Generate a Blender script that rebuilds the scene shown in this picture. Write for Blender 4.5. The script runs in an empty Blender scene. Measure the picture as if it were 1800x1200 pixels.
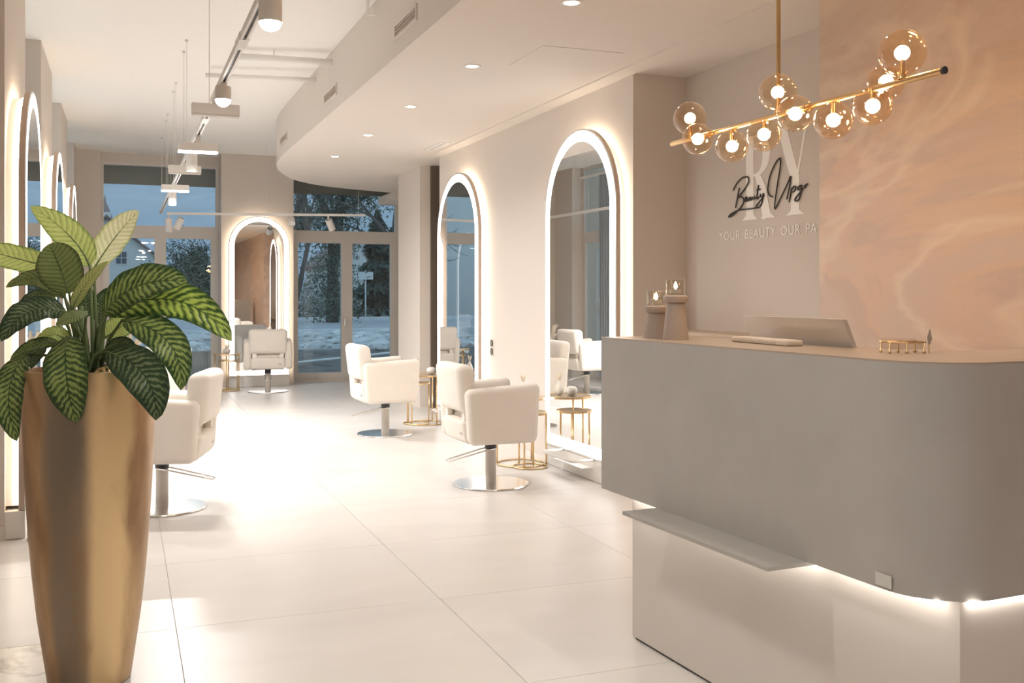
import bpy, bmesh, math, random
from mathutils import Vector, Matrix
random.seed(7)
PI = math.pi
sc = bpy.context.scene
C = sc.collection

# ------------------------------------------------------------------ camera
cam_d = bpy.data.cameras.new('camera')
cam = bpy.data.objects.new('camera', cam_d)
C.objects.link(cam)
cam.location = (0, 0, 1.45)
cam.rotation_euler = (PI/2, 0, -math.atan(685/1775))
cam_d.sensor_width = 36.0
cam_d.lens = 35.5
cam_d.shift_y = -85/1800
cam_d.clip_start = 0.05
cam_d.clip_end = 600
sc.camera = cam

# ------------------------------------------------------------------ world, exposure
w = bpy.data.worlds.new('dusk_sky')
sc.world = w
w.use_nodes = True
nt = w.node_tree
nt.nodes.clear()
wo = nt.nodes.new('ShaderNodeOutputWorld')
wb = nt.nodes.new('ShaderNodeBackground')
tc = nt.nodes.new('ShaderNodeTexCoord')
sp = nt.nodes.new('ShaderNodeSeparateXYZ')
cr = nt.nodes.new('ShaderNodeValToRGB')
nz = nt.nodes.new('ShaderNodeTexNoise')
nz.inputs['Scale'].default_value = 2.5
nz.inputs['Detail'].default_value = 4
mxw = nt.nodes.new('ShaderNodeMath'); mxw.operation = 'MULTIPLY_ADD'
mxw.inputs[1].default_value = 0.25
nt.links.new(tc.outputs['Generated'], nz.inputs['Vector'])
nt.links.new(tc.outputs['Generated'], sp.inputs[0])
nt.links.new(nz.outputs[0], mxw.inputs[0])
nt.links.new(sp.outputs['Z'], mxw.inputs[2])
nt.links.new(mxw.outputs[0], cr.inputs[0])
cr.color_ramp.elements[0].position = 0.05
cr.color_ramp.elements[0].color = (0.38, 0.44, 0.49, 1)
cr.color_ramp.elements[1].position = 0.5
cr.color_ramp.elements[1].color = (0.22, 0.31, 0.40, 1)
nt.links.new(cr.outputs[0], wb.inputs[0])
wb.inputs[1].default_value = 1.05
nt.links.new(wb.outputs[0], wo.inputs[0])

sc.view_settings.view_transform = 'Standard'
sc.view_settings.look = 'None'
sc.view_settings.exposure = 1.04
sc.view_settings.gamma = 1.0
sc.view_settings.use_curve_mapping = False
sc.cycles.use_denoising = True
sc.cycles.max_bounces = 14
sc.cycles.diffuse_bounces = 6
sc.cycles.glossy_bounces = 6
sc.cycles.transparent_max_bounces = 24
sc.cycles.transmission_bounces = 8
sc.cycles.sample_clamp_indirect = 6
sc.cycles.caustics_reflective = False
sc.cycles.caustics_refractive = False

WARM = (1.0, 0.865, 0.72)
NEUT = (1.0, 0.955, 0.91)
DOWN_W = 20.0      # soffit downlight
CYL_W = 44.0       # track cylinder
BAR_W = 22.0       # linear track lamp

def light(kind, loc, power, color=NEUT, size=0.05, size_y=None, rot=(0, 0, 0), spot=None, blend=0.6, parent=None, name='lamp_light'):
    d = bpy.data.lights.new(name, kind)
    d.energy = power; d.color = color
    if kind == 'AREA':
        d.shape = 'RECTANGLE' if size_y else 'DISK'
        d.size = size
        if size_y: d.size_y = size_y
    else:
        d.shadow_soft_size = size
    if kind == 'SPOT':
        d.spot_size = spot; d.spot_blend = blend
    o = bpy.data.objects.new(name, d)
    o.location = loc; o.rotation_euler = rot
    if parent: o.parent = parent
    C.objects.link(o)
    return o

# ------------------------------------------------------------------ materials
def newmat(name):
    m = bpy.data.materials.new(name)
    m.use_nodes = True
    t = m.node_tree
    return m, t, t.nodes['Principled BSDF']

def mat(name, col, rough=0.5, metal=0.0, bump=0.0, bscale=60, var=0.0, vscale=3, spec=0.5, emit=None, es=0, sheen=0, aniso=0):
    m, t, b = newmat(name)
    b.inputs['Base Color'].default_value = (*col, 1)
    b.inputs['Roughness'].default_value = rough
    b.inputs['Metallic'].default_value = metal
    b.inputs['Specular IOR Level'].default_value = spec
    if sheen:
        b.inputs['Sheen Weight'].default_value = sheen
    if emit:
        b.inputs['Emission Color'].default_value = (*emit, 1)
        b.inputs['Emission Strength'].default_value = es
    if var or bump:
        tc = t.nodes.new('ShaderNodeTexCoord')
    if var:
        n = t.nodes.new('ShaderNodeTexNoise'); n.inputs['Scale'].default_value = vscale; n.inputs['Detail'].default_value = 5
        r = t.nodes.new('ShaderNodeValToRGB')
        r.color_ramp.elements[0].position = 0.3; r.color_ramp.elements[1].position = 0.7
        r.color_ramp.elements[0].color = (*[c*(1-var) for c in col], 1)
        r.color_ramp.elements[1].color = (*[min(1, c*(1+var)) for c in col], 1)
        t.links.new(tc.outputs['Object'], n.inputs['Vector'])
        t.links.new(n.outputs[0], r.inputs[0]); t.links.new(r.outputs[0], b.inputs['Base Color'])
    if bump:
        n2 = t.nodes.new('ShaderNodeTexNoise'); n2.inputs['Scale'].default_value = bscale; n2.inputs['Detail'].default_value = 4
        bp = t.nodes.new('ShaderNodeBump'); bp.inputs['Strength'].default_value = bump; bp.inputs['Distance'].default_value = 0.01
        t.links.new(tc.outputs['Object'], n2.inputs['Vector'])
        t.links.new(n2.outputs[0], bp.inputs['Height']); t.links.new(bp.outputs[0], b.inputs['Normal'])
    return m

def emis(name, col, s):
    m = bpy.data.materials.new(name); m.use_nodes = True
    t = m.node_tree; t.nodes.clear()
    o = t.nodes.new('ShaderNodeOutputMaterial'); e = t.nodes.new('ShaderNodeEmission')
    e.inputs[0].default_value = (*col, 1); e.inputs[1].default_value = s
    t.links.new(e.outputs[0], o.inputs[0])
    return m

def thinglass(name, tint=(1, 1, 1), refl=0.9, ior=1.5, rough=0.0):
    m = bpy.data.materials.new(name); m.use_nodes = True
    t = m.node_tree; t.nodes.clear()
    o = t.nodes.new('ShaderNodeOutputMaterial')
    tr = t.nodes.new('ShaderNodeBsdfTransparent'); tr.inputs[0].default_value = (*tint, 1)
    gl = t.nodes.new('ShaderNodeBsdfGlossy'); gl.inputs['Roughness'].default_value = rough
    gl.inputs['Color'].default_value = (refl, refl, refl, 1)
    fr = t.nodes.new('ShaderNodeFresnel'); fr.inputs['IOR'].default_value = ior
    mx = t.nodes.new('ShaderNodeMixShader')
    ge = t.nodes.new('ShaderNodeNewGeometry')      # thin sheet: same reflectance from both sides
    ir = t.nodes.new('ShaderNodeMapRange'); ir.inputs['To Min'].default_value = ior; ir.inputs['To Max'].default_value = 1/ior
    t.links.new(ge.outputs['Backfacing'], ir.inputs[0]); t.links.new(ir.outputs[0], fr.inputs['IOR'])
    t.links.new(fr.outputs[0], mx.inputs[0]); t.links.new(tr.outputs[0], mx.inputs[1]); t.links.new(gl.outputs[0], mx.inputs[2])
    t.links.new(mx.outputs[0], o.inputs[0])
    return m

M = {}
M['wall'] = mat('wall_paint', (0.71, 0.65, 0.595), 0.75, bump=0.04, bscale=120)
M['pier'] = mat('pier_paint', (0.65, 0.585, 0.525), 0.75, bump=0.04, bscale=120)
M['ceil'] = mat('ceiling_paint', (0.90, 0.875, 0.84), 0.8)
M['soffit'] = mat('soffit_paint', (0.74, 0.68, 0.62), 0.75)
M['brown'] = mat('dark_brown_panel', (0.16, 0.125, 0.10), 0.45)
M['frame'] = mat('window_frame_grey_beige', (0.66, 0.62, 0.575), 0.4)
M['white'] = mat('white_lacquer', (0.82, 0.79, 0.75), 0.35)
M['taupe'] = mat('mirror_side_taupe', (0.55, 0.44, 0.36), 0.45)
M['lamp'] = mat('lamp_body_white', (0.80, 0.77, 0.74), 0.4)
M['black'] = mat('black_plastic', (0.03, 0.03, 0.035), 0.4)
M['dark'] = mat('dark_slot', (0.12, 0.11, 0.10), 0.6)
M['wire'] = mat('thin_wire_grey', (0.70, 0.68, 0.65), 0.5)
M['gold'] = mat('brushed_gold', (0.80, 0.58, 0.32), 0.28, metal=1.0)
M['golddark'] = mat('brass', (0.72, 0.50, 0.26), 0.22, metal=1.0)
M['chrome'] = mat('chrome', (0.86, 0.85, 0.83), 0.22, metal=1.0)
M['leather'] = mat('cream_boucle_fabric', (0.80, 0.745, 0.675), 0.8, bump=0.25, bscale=260, var=0.02, vscale=8, sheen=0.2)
M['column'] = mat('chair_column_beige', (0.66, 0.60, 0.54), 0.35)
M['ring'] = emis('mirror_led_ring', (1.0, 0.955, 0.92), 2.6)
M['halo'] = emis('mirror_halo_strip', (1.0, 0.87, 0.70), 11.0)
M['deskled'] = emis('desk_led_strip', (1.0, 0.92, 0.82), 5.0)
M['disc'] = emis('lamp_disc_lit', (1.0, 0.97, 0.93), 14.0)
M['discd'] = emis('downlight_disc_lit', (1.0, 0.95, 0.88), 10.0)
M['bulb'] = emis('warm_bulb', (1.0, 0.76, 0.46), 48.0)
M['flame'] = emis('candle_glow', (1.0, 0.70, 0.42), 10.0)
M['pane'] = thinglass('window_pane_glass', (0.90, 0.94, 0.94), 0.9, 1.5)
M['clear'] = thinglass('clear_glass', (0.93, 0.92, 0.90), 0.9, 1.45)
M['amber'] = thinglass('amber_globe_glass', (0.97, 0.86, 0.72), 1.0, 1.8, 0.02)
M['counter'] = mat('desk_counter_top', (0.44, 0.36, 0.29), 0.28, var=0.05, vscale=3)  # cement tinted orange-tan, painting in the mural's reflection
M['plinth'] = mat('desk_plinth_paint', (0.68, 0.635, 0.59), 0.6)
M['stone'] = mat('candle_holder_stone', (0.42, 0.35, 0.30), 0.6, bump=0.1, bscale=80)
M['wood'] = mat('beige_wood', (0.50, 0.38, 0.28), 0.5)
M['silver'] = mat('silver_shell', (0.62, 0.58, 0.54), 0.35, metal=0.5)
M['ceramic'] = mat('white_ceramic', (0.82, 0.78, 0.72), 0.4)
M['dried'] = mat('dried_cream_stems', (0.80, 0.70, 0.56), 0.9)
M['soil'] = mat('dark_earth', (0.15, 0.14, 0.13), 0.95, bump=0.8, bscale=9, var=0.5, vscale=2.5)
M['grout'] = mat('floor_grout', (0.55, 0.51, 0.47), 0.8)
M['letter'] = mat('white_vinyl_letter', (0.95, 0.91, 0.86), 0.5)
M['ink'] = mat('black_script_lettering', (0.03, 0.025, 0.02), 0.5)
M['curtain'] = mat('grey_blue_curtain', (0.34, 0.38, 0.42), 0.8)
M['sign'] = mat('small_grey_tag', (0.45, 0.42, 0.38), 0.35, metal=0.6)
M['sticker'] = mat('pale_sticker', (0.62, 0.62, 0.58), 0.4)
M['asphalt'] = mat('asphalt', (0.48, 0.51, 0.54), 0.7, var=0.15, vscale=0.8)
M['kerb'] = mat('kerb_concrete', (0.74, 0.76, 0.78), 0.8, var=0.1)
M['rubble'] = mat('rubble_ground', (0.44, 0.45, 0.45), 0.95, bump=0.8, bscale=3, var=0.4, vscale=1.2)
M['rock'] = mat('grey_rubble_stone', (0.62, 0.63, 0.63), 0.9, var=0.3, vscale=1.5)
M['bark'] = mat('wet_bark', (0.11, 0.10, 0.09), 0.9)
M['ivy'] = mat('ivy_leaves', (0.13, 0.17, 0.13), 0.7, var=0.5, vscale=3)
M['conifer'] = mat('dark_conifer', (0.08, 0.12, 0.105), 0.8, var=0.5, vscale=2)
M['twig'] = mat('pale_twigs', (0.38, 0.39, 0.38), 0.9)
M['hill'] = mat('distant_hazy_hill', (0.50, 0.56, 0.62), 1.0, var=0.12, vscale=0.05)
M['house'] = mat('house_render', (0.74, 0.78, 0.78), 0.9)
M['housewin'] = mat('house_window_glass', (0.10, 0.13, 0.17), 0.2)
M['roof'] = mat('house_roof_tiles', (0.26, 0.21, 0.20), 0.9, bump=0.5, bscale=6)
M['awning'] = mat('dark_blind', (0.22, 0.20, 0.185), 0.7)
M['hose'] = mat('white_hose', (0.80, 0.82, 0.82), 0.5)
M['planter'] = mat('concrete_planter', (0.33, 0.34, 0.33), 0.9, var=0.1)
M['peb'] = mat('gold_pebble', (0.78, 0.60, 0.36), 0.25, metal=1.0, bump=0.4, bscale=25)
M['stem'] = mat('leaf_stem_green', (0.14, 0.20, 0.08), 0.5)

# mirror glass
m, t, b = newmat('mirror_glass')
b.inputs['Base Color'].default_value = (0.86, 0.86, 0.85, 1); b.inputs['Metallic'].default_value = 1; b.inputs['Roughness'].default_value = 0.0
M['mirror'] = m

# desk plaster: soft mottled microcement
m, t, b = newmat('microcement_grey')
tc_ = t.nodes.new('ShaderNodeTexCoord')
n = t.nodes.new('ShaderNodeTexNoise'); n.inputs['Scale'].default_value = 2.2; n.inputs['Detail'].default_value = 8; n.inputs['Roughness'].default_value = 0.6
r = t.nodes.new('ShaderNodeValToRGB')
r.color_ramp.elements[0].position = 0.25; r.color_ramp.elements[0].color = (0.40, 0.385, 0.36, 1)
r.color_ramp.elements[1].position = 0.75; r.color_ramp.elements[1].color = (0.475, 0.46, 0.43, 1)
t.links.new(tc_.outputs['Object'], n.inputs['Vector']); t.links.new(n.outputs[0], r.inputs[0]); t.links.new(r.outputs[0], b.inputs['Base Color'])
b.inputs['Roughness'].default_value = 0.55
M['cement'] = m

# floor tiles: pale stone with faint clouds
def tilemat(name, c0, c1, scale, rough):
    m, t, b = newmat(name)
    tc_ = t.nodes.new('ShaderNodeTexCoord')
    mp = t.nodes.new('ShaderNodeMapping'); mp.inputs['Scale'].default_value = (0.7, 1.6, 1)
    oi = t.nodes.new('ShaderNodeObjectInfo')
    ad = t.nodes.new('ShaderNodeVectorMath'); ad.operation = 'ADD'
    ml = t.nodes.new('ShaderNodeMath'); ml.operation = 'MULTIPLY'; ml.inputs[1].default_value = 37.0
    t.links.new(oi.outputs['Random'], ml.inputs[0])
    t.links.new(tc_.outputs['Object'], mp.inputs['Vector']); t.links.new(mp.outputs[0], ad.inputs[0]); t.links.new(ml.outputs[0], ad.inputs[1])
    n = t.nodes.new('ShaderNodeTexNoise'); n.inputs['Scale'].default_value = scale; n.inputs['Detail'].default_value = 6; n.inputs['Distortion'].default_value = 0.6
    r = t.nodes.new('ShaderNodeValToRGB')
    r.color_ramp.elements[0].position = 0.3; r.color_ramp.elements[0].color = (*c0, 1)
    r.color_ramp.elements[1].position = 0.7; r.color_ramp.elements[1].color = (*c1, 1)
    t.links.new(ad.outputs[0], n.inputs['Vector']); t.links.new(n.outputs[0], r.inputs[0]); t.links.new(r.outputs[0], b.inputs['Base Color'])
    b.inputs['Roughness'].default_value = rough
    return m
M['tile'] = tilemat('stone_floor_tile', (0.655, 0.625, 0.595), (0.715, 0.685, 0.655), 1.6, 0.36)
# marble tile with grey veins for the entrance strip
m, t, b = newmat('veined_marble_tile')
tc_ = t.nodes.new('ShaderNodeTexCoord')
mp = t.nodes.new('ShaderNodeMapping'); mp.inputs['Rotation'].default_value = (0, 0, 0.9)
n = t.nodes.new('ShaderNodeTexNoise'); n.inputs['Scale'].default_value = 1.3; n.inputs['Detail'].default_value = 6; n.inputs['Distortion'].default_value = 1.2
ab = t.nodes.new('ShaderNodeMath'); ab.operation = 'SUBTRACT'; ab.inputs[1].default_value = 0.5
ab2 = t.nodes.new('ShaderNodeMath'); ab2.operation = 'ABSOLUTE'
r = t.nodes.new('ShaderNodeValToRGB')
r.color_ramp.elements[0].position = 0.0; r.color_ramp.elements[0].color = (0.40, 0.35, 0.30, 1)
r.color_ramp.elements[1].position = 0.035; r.color_ramp.elements[1].color = (0.70, 0.65, 0.59, 1)
t.links.new(tc_.outputs['Object'], mp.inputs[0]); t.links.new(mp.outputs[0], n.inputs['Vector'])
t.links.new(n.outputs[0], ab.inputs[0]); t.links.new(ab.outputs[0], ab2.inputs[0]); t.links.new(ab2.outputs[0], r.inputs[0])
t.links.new(r.outputs[0], b.inputs['Base Color']); b.inputs['Roughness'].default_value = 0.25
M['marble'] = m

# onyx mural
m, t, b = newmat('peach_onyx_mural')
tc_ = t.nodes.new('ShaderNodeTexCoord')
mp = t.nodes.new('ShaderNodeMapping'); mp.inputs['Rotation'].default_value = (0.62, 0, 0); mp.inputs['Scale'].default_value = (1, 0.42, 1.15)
n = t.nodes.new('ShaderNodeTexNoise'); n.inputs['Scale'].default_value = 1.3; n.inputs['Detail'].default_value = 9; n.inputs['Roughness'].default_value = 0.62; n.inputs['Distortion'].default_value = 1.1
r = t.nodes.new('ShaderNodeValToRGB')
e = r.color_ramp.elements
e[0].position = 0.28; e[0].color = (0.56, 0.39, 0.305, 1)
e[1].position = 0.75; e[1].color = (0.74, 0.54, 0.40, 1)
for p, c in ((0.42, (0.65, 0.50, 0.41)), (0.50, (0.61, 0.445, 0.355)), (0.56, (0.70, 0.49, 0.36)), (0.63, (0.65, 0.49, 0.40))):
    q = e.new(p); q.color = (*c, 1)
n2 = t.nodes.new('ShaderNodeTexNoise'); n2.inputs['Scale'].default_value = 0.9; n2.inputs['Detail'].default_value = 8; n2.inputs['Distortion'].default_value = 0.8
s1 = t.nodes.new('ShaderNodeMath'); s1.operation = 'SUBTRACT'; s1.inputs[1].default_value = 0.52
s2 = t.nodes.new('ShaderNodeMath'); s2.operation = 'ABSOLUTE'
r2 = t.nodes.new('ShaderNodeValToRGB')
r2.color_ramp.elements[0].position = 0.0; r2.color_ramp.elements[0].color = (0.5, 0.5, 0.5, 1)
r2.color_ramp.elements[1].position = 0.035; r2.color_ramp.elements[1].color = (0, 0, 0, 1)
mx = t.nodes.new('ShaderNodeMix'); mx.data_type = 'RGBA'
mx.inputs[7].default_value = (0.84, 0.68, 0.52, 1)
t.links.new(tc_.outputs['Object'], mp.inputs[0])
t.links.new(mp.outputs[0], n.inputs['Vector']); t.links.new(mp.outputs[0], n2.inputs['Vector'])
t.links.new(n.outputs[0], r.inputs[0]); t.links.new(n2.outputs[0], s1.inputs[0]); t.links.new(s1.outputs[0], s2.inputs[0]); t.links.new(s2.outputs[0], r2.inputs[0])
t.links.new(r2.outputs[0], mx.inputs[0]); t.links.new(r.outputs[0], mx.inputs[6]); t.links.new(mx.outputs[2], b.inputs['Base Color'])
b.inputs['Roughness'].default_value = 0.4
M['mural'] = m

# aged gold planter: patina patches and painted-in reflections, dark and copper on one side, bright gold on the other
m, t, b = newmat('aged_gold_leaf')
def N(kind, **kw):
    k = t.nodes.new(kind)
    for a, v in kw.items(): setattr(k, a, v)
    return k
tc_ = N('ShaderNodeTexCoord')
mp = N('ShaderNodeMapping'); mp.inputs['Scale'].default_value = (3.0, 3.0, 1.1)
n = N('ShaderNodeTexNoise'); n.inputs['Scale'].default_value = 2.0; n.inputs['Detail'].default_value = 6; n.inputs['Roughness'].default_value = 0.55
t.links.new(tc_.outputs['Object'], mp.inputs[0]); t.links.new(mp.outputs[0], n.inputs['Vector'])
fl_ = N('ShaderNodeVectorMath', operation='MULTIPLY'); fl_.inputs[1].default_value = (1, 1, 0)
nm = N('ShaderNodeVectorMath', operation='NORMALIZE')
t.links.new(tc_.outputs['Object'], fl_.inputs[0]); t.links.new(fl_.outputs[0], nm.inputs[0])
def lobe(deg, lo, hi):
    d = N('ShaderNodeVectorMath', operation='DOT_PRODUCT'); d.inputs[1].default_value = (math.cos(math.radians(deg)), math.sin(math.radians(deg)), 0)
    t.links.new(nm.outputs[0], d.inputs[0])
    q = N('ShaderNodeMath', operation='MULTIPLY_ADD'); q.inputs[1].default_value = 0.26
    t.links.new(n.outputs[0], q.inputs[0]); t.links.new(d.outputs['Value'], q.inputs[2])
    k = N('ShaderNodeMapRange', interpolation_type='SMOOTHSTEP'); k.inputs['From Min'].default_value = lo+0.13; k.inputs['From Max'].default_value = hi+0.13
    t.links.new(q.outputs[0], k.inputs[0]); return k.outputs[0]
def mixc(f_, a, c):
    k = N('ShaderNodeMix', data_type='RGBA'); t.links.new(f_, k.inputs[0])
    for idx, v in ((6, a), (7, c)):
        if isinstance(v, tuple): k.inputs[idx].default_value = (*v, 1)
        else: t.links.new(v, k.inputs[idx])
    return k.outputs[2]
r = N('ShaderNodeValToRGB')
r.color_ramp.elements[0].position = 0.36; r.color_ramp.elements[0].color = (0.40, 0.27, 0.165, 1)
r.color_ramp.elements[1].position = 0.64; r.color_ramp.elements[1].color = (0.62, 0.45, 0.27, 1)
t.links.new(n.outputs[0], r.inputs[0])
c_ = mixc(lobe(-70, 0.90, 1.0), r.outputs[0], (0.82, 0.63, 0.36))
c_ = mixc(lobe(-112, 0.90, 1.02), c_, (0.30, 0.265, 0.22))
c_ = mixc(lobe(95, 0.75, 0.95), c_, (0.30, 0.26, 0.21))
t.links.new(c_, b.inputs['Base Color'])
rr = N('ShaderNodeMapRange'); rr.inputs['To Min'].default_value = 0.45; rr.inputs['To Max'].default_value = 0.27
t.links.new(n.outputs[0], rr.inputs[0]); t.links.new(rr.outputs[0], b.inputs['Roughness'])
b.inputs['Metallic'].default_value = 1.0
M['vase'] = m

# leaves: pale blade, dark midrib, feathered side veins, dark rim
def leafmat(name, pale, deep, amount, rough=0.35, pw=1.4, freq=70.0, irr=0.10, cloud=0.3, rl=0.78, rs=4.0):
    m, t, b = newmat(name)
    uv = t.nodes.new('ShaderNodeUVMap')
    se = t.nodes.new('ShaderNodeSeparateXYZ')
    t.links.new(uv.outputs[0], se.inputs[0])
    def mth(op, a, bb=None, cc=None):
        k = t.nodes.new('ShaderNodeMath'); k.operation = op
        for i, v in enumerate((a, bb, cc)):
            if v is None: continue
            if isinstance(v, (int, float)): k.inputs[i].default_value = v
            else: t.links.new(v, k.inputs[i])
        return k.outputs[0]
    u = se.outputs['X']; v = se.outputs['Y']
    av = mth('ABSOLUTE', mth('MULTIPLY_ADD', v, 2.0, -1.0))
    nn = t.nodes.new('ShaderNodeTexNoise'); nn.inputs['Scale'].default_value = 6; nn.inputs['Detail'].default_value = 3
    t.links.new(uv.outputs[0], nn.inputs['Vector'])
    ph = mth('MULTIPLY_ADD', av, -0.16, u)
    ph = mth('MULTIPLY_ADD', nn.outputs[0], irr, ph)
    wv = mth('SINE', mth('MULTIPLY', ph, freq))
    wv = mth('MULTIPLY_ADD', wv, 0.5, 0.5)
    veins = mth('POWER', wv, pw)
    patch = mth('MULTIPLY', veins, amount)
    rim = mth('SMOOTH_MAX', mth('MULTIPLY', mth('SUBTRACT', av, rl), rs), 0.0, 0.05)
    mid = mth('LESS_THAN', av, 0.035)
    fac = mth('ADD', mth('ADD', patch, rim), mth('MULTIPLY', mid, 0.75))
    n3 = t.nodes.new('ShaderNodeTexNoise'); n3.inputs['Scale'].default_value = 26; n3.inputs['Detail'].default_value = 2
    t.links.new(uv.outputs[0], n3.inputs['Vector'])
    fac = mth('ADD', fac, mth('MULTIPLY', mth('SUBTRACT', n3.outputs[0], 0.5), 0.8))
    n4 = t.nodes.new('ShaderNodeTexNoise'); n4.inputs['Scale'].default_value = 4.5; n4.inputs['Detail'].default_value = 3
    t.links.new(uv.outputs[0], n4.inputs['Vector'])
    fac = mth('ADD', fac, mth('MULTIPLY', mth('SUBTRACT', n4.outputs[0], 0.5), cloud))
    mx = t.nodes.new('ShaderNodeMix'); mx.data_type = 'RGBA'; mx.clamp_factor = True
    t.links.new(fac, mx.inputs[0])
    mx.inputs[6].default_value = (*pale, 1); mx.inputs[7].default_value = (*deep, 1)
    t.links.new(mx.outputs[2], b.inputs['Base Color'])
    bp = t.nodes.new('ShaderNodeBump'); bp.inputs['Strength'].default_value = 0.35; bp.inputs['Distance'].default_value = 0.006
    t.links.new(wv, bp.inputs['Height']); t.links.new(bp.outputs[0], b.inputs['Normal'])
    b.inputs['Roughness'].default_value = rough
    b.inputs['Specular IOR Level'].default_value = 0.5
    # thin blade lets some light through
    tr = t.nodes.new('ShaderNodeBsdfTranslucent'); t.links.new(mx.outputs[2], tr.inputs[0])
    ms = t.nodes.new('ShaderNodeMixShader'); ms.inputs[0].default_value = 0.28
    out = t.nodes['Material Output']
    t.links.new(b.outputs[0], ms.inputs[1]); t.links.new(tr.outputs[0], ms.inputs[2]); t.links.new(ms.outputs[0], out.inputs[0])
    return m
M['leaf_light'] = leafmat('leaf_light_green', (0.68, 0.80, 0.28), (0.22, 0.36, 0.08), 0.5, 0.4, 4.0, 80.0, 0.05)
M['leaf_pale'] = leafmat('leaf_pale_cream', (0.93, 0.94, 0.64), (0.50, 0.60, 0.18), 0.30, 0.45, 5.0, 80.0, 0.05)
M['leaf_olive'] = leafmat('leaf_olive', (0.21, 0.27, 0.09), (0.06, 0.085, 0.03), 0.6, 0.5, 3.0, 80.0, 0.05)
M['leaf_lightolive'] = leafmat('leaf_light_olive', (0.46, 0.52, 0.19), (0.16, 0.19, 0.06), 0.5, 0.45, 4.0, 80.0, 0.05)
M['leaf_dark'] = leafmat('leaf_dark_green', (0.17, 0.23, 0.11), (0.025, 0.055, 0.026), 1.15, 0.26, 0.7, 92.0, 0.09, 1.9, 0.45, 1.6)
M['leaf_medium'] = leafmat('leaf_medium_green', (0.33, 0.43, 0.13), (0.035, 0.08, 0.026), 1.0, 0.3, 0.9, 92.0, 0.09, 1.7, 0.55, 1.8)
M['leaf_bright'] = leafmat('leaf_bright_variegated', (0.44, 0.58, 0.12), (0.035, 0.085, 0.02), 0.95, 0.3, 1.1, 88.0, 0.09, 1.6, 0.62, 2.2)

# ------------------------------------------------------------------ mesh helpers
def obj(name, bm, material, parent=None, smooth=False, kind=None):
    me = bpy.data.meshes.new(name)
    bm.normal_update()
    bm.to_mesh(me); bm.free()
    if smooth is True:
        for p in me.polygons: p.use_smooth = True
    elif smooth:
        me.polygons.foreach_set('use_smooth', [True]*len(me.polygons))
        me.set_sharp_from_angle(angle=math.radians(smooth))
    me.materials.append(M[material] if isinstance(material, str) else material)
    o = bpy.data.objects.new(name, me)
    C.objects.link(o)
    if parent: o.parent = parent
    if kind: o['kind'] = kind
    return o

def tag(o, label=None, cat=None, group=None, kind=None):
    if label: o['label'] = label
    if cat: o['category'] = cat
    if group: o['group'] = group
    if kind: o['kind'] = kind
    return o

def thing(name, label, cat, loc=(0, 0, 0), rz=0, group=None):
    o = bpy.data.objects.new(name, None)
    o.empty_display_size = 0.1
    C.objects.link(o); o.location = loc; o.rotation_euler = (0, 0, rz)
    return tag(o, label, cat, group)

def struct_root(name, loc=(0, 0, 0), rz=0):
    o = bpy.data.objects.new(name, None); C.objects.link(o); o.location = loc; o.rotation_euler = (0, 0, rz)
    o['kind'] = 'structure'
    return o

def box(x0, x1, y0, y1, z0, z1, bm=None, bev=0, seg=2):
    own = bm is None
    tb = bmesh.new()
    bmesh.ops.create_cube(tb, size=1)
    for v in tb.verts:
        v.co = Vector(((x0+x1)/2 + v.co.x*(x1-x0), (y0+y1)/2 + v.co.y*(y1-y0), (z0+z1)/2 + v.co.z*(z1-z0)))
    if bev:
        bmesh.ops.bevel(tb, geom=tb.edges[:], offset=bev, segments=seg, profile=0.5, affect='EDGES')
    if own: return tb
    merge(bm, tb)
    return bm

def merge(a, b):
    me = bpy.data.meshes.new('tmp'); b.to_mesh(me); b.free(); a.from_mesh(me); bpy.data.meshes.remove(me)
    return a

def rbox(x0, x1, y0, y1, z0, z1, r, seg=4, shape=None, sub=0):
    bm = box(x0, x1, y0, y1, z0, z1, bev=r, seg=seg)
    if shape:
        for v in bm.verts: v.co = shape(v.co)
    return bm

def lathe(prof, n=32, bm=None, off=(0, 0, 0), cap=True):
    own = bm is None
    tb = bmesh.new()
    rings = []
    for (r, z) in prof:
        rings.append([tb.verts.new((r*math.cos(2*PI*k/n)+off[0], r*math.sin(2*PI*k/n)+off[1], z+off[2])) for k in range(n)])
    for a, b_ in zip(rings, rings[1:]):
        for k in range(n):
            tb.faces.new((a[k], a[(k+1) % n], b_[(k+1) % n], b_[k]))
    if cap:
        if prof[0][0] > 1e-5: tb.faces.new(list(reversed(rings[0])))
        if prof[-1][0] > 1e-5: tb.faces.new(rings[-1])
    bmesh.ops.remove_doubles(tb, verts=tb.verts, dist=1e-6)
    bmesh.ops.recalc_face_normals(tb, faces=tb.faces)
    if own: return tb
    return merge(bm, tb)

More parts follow.
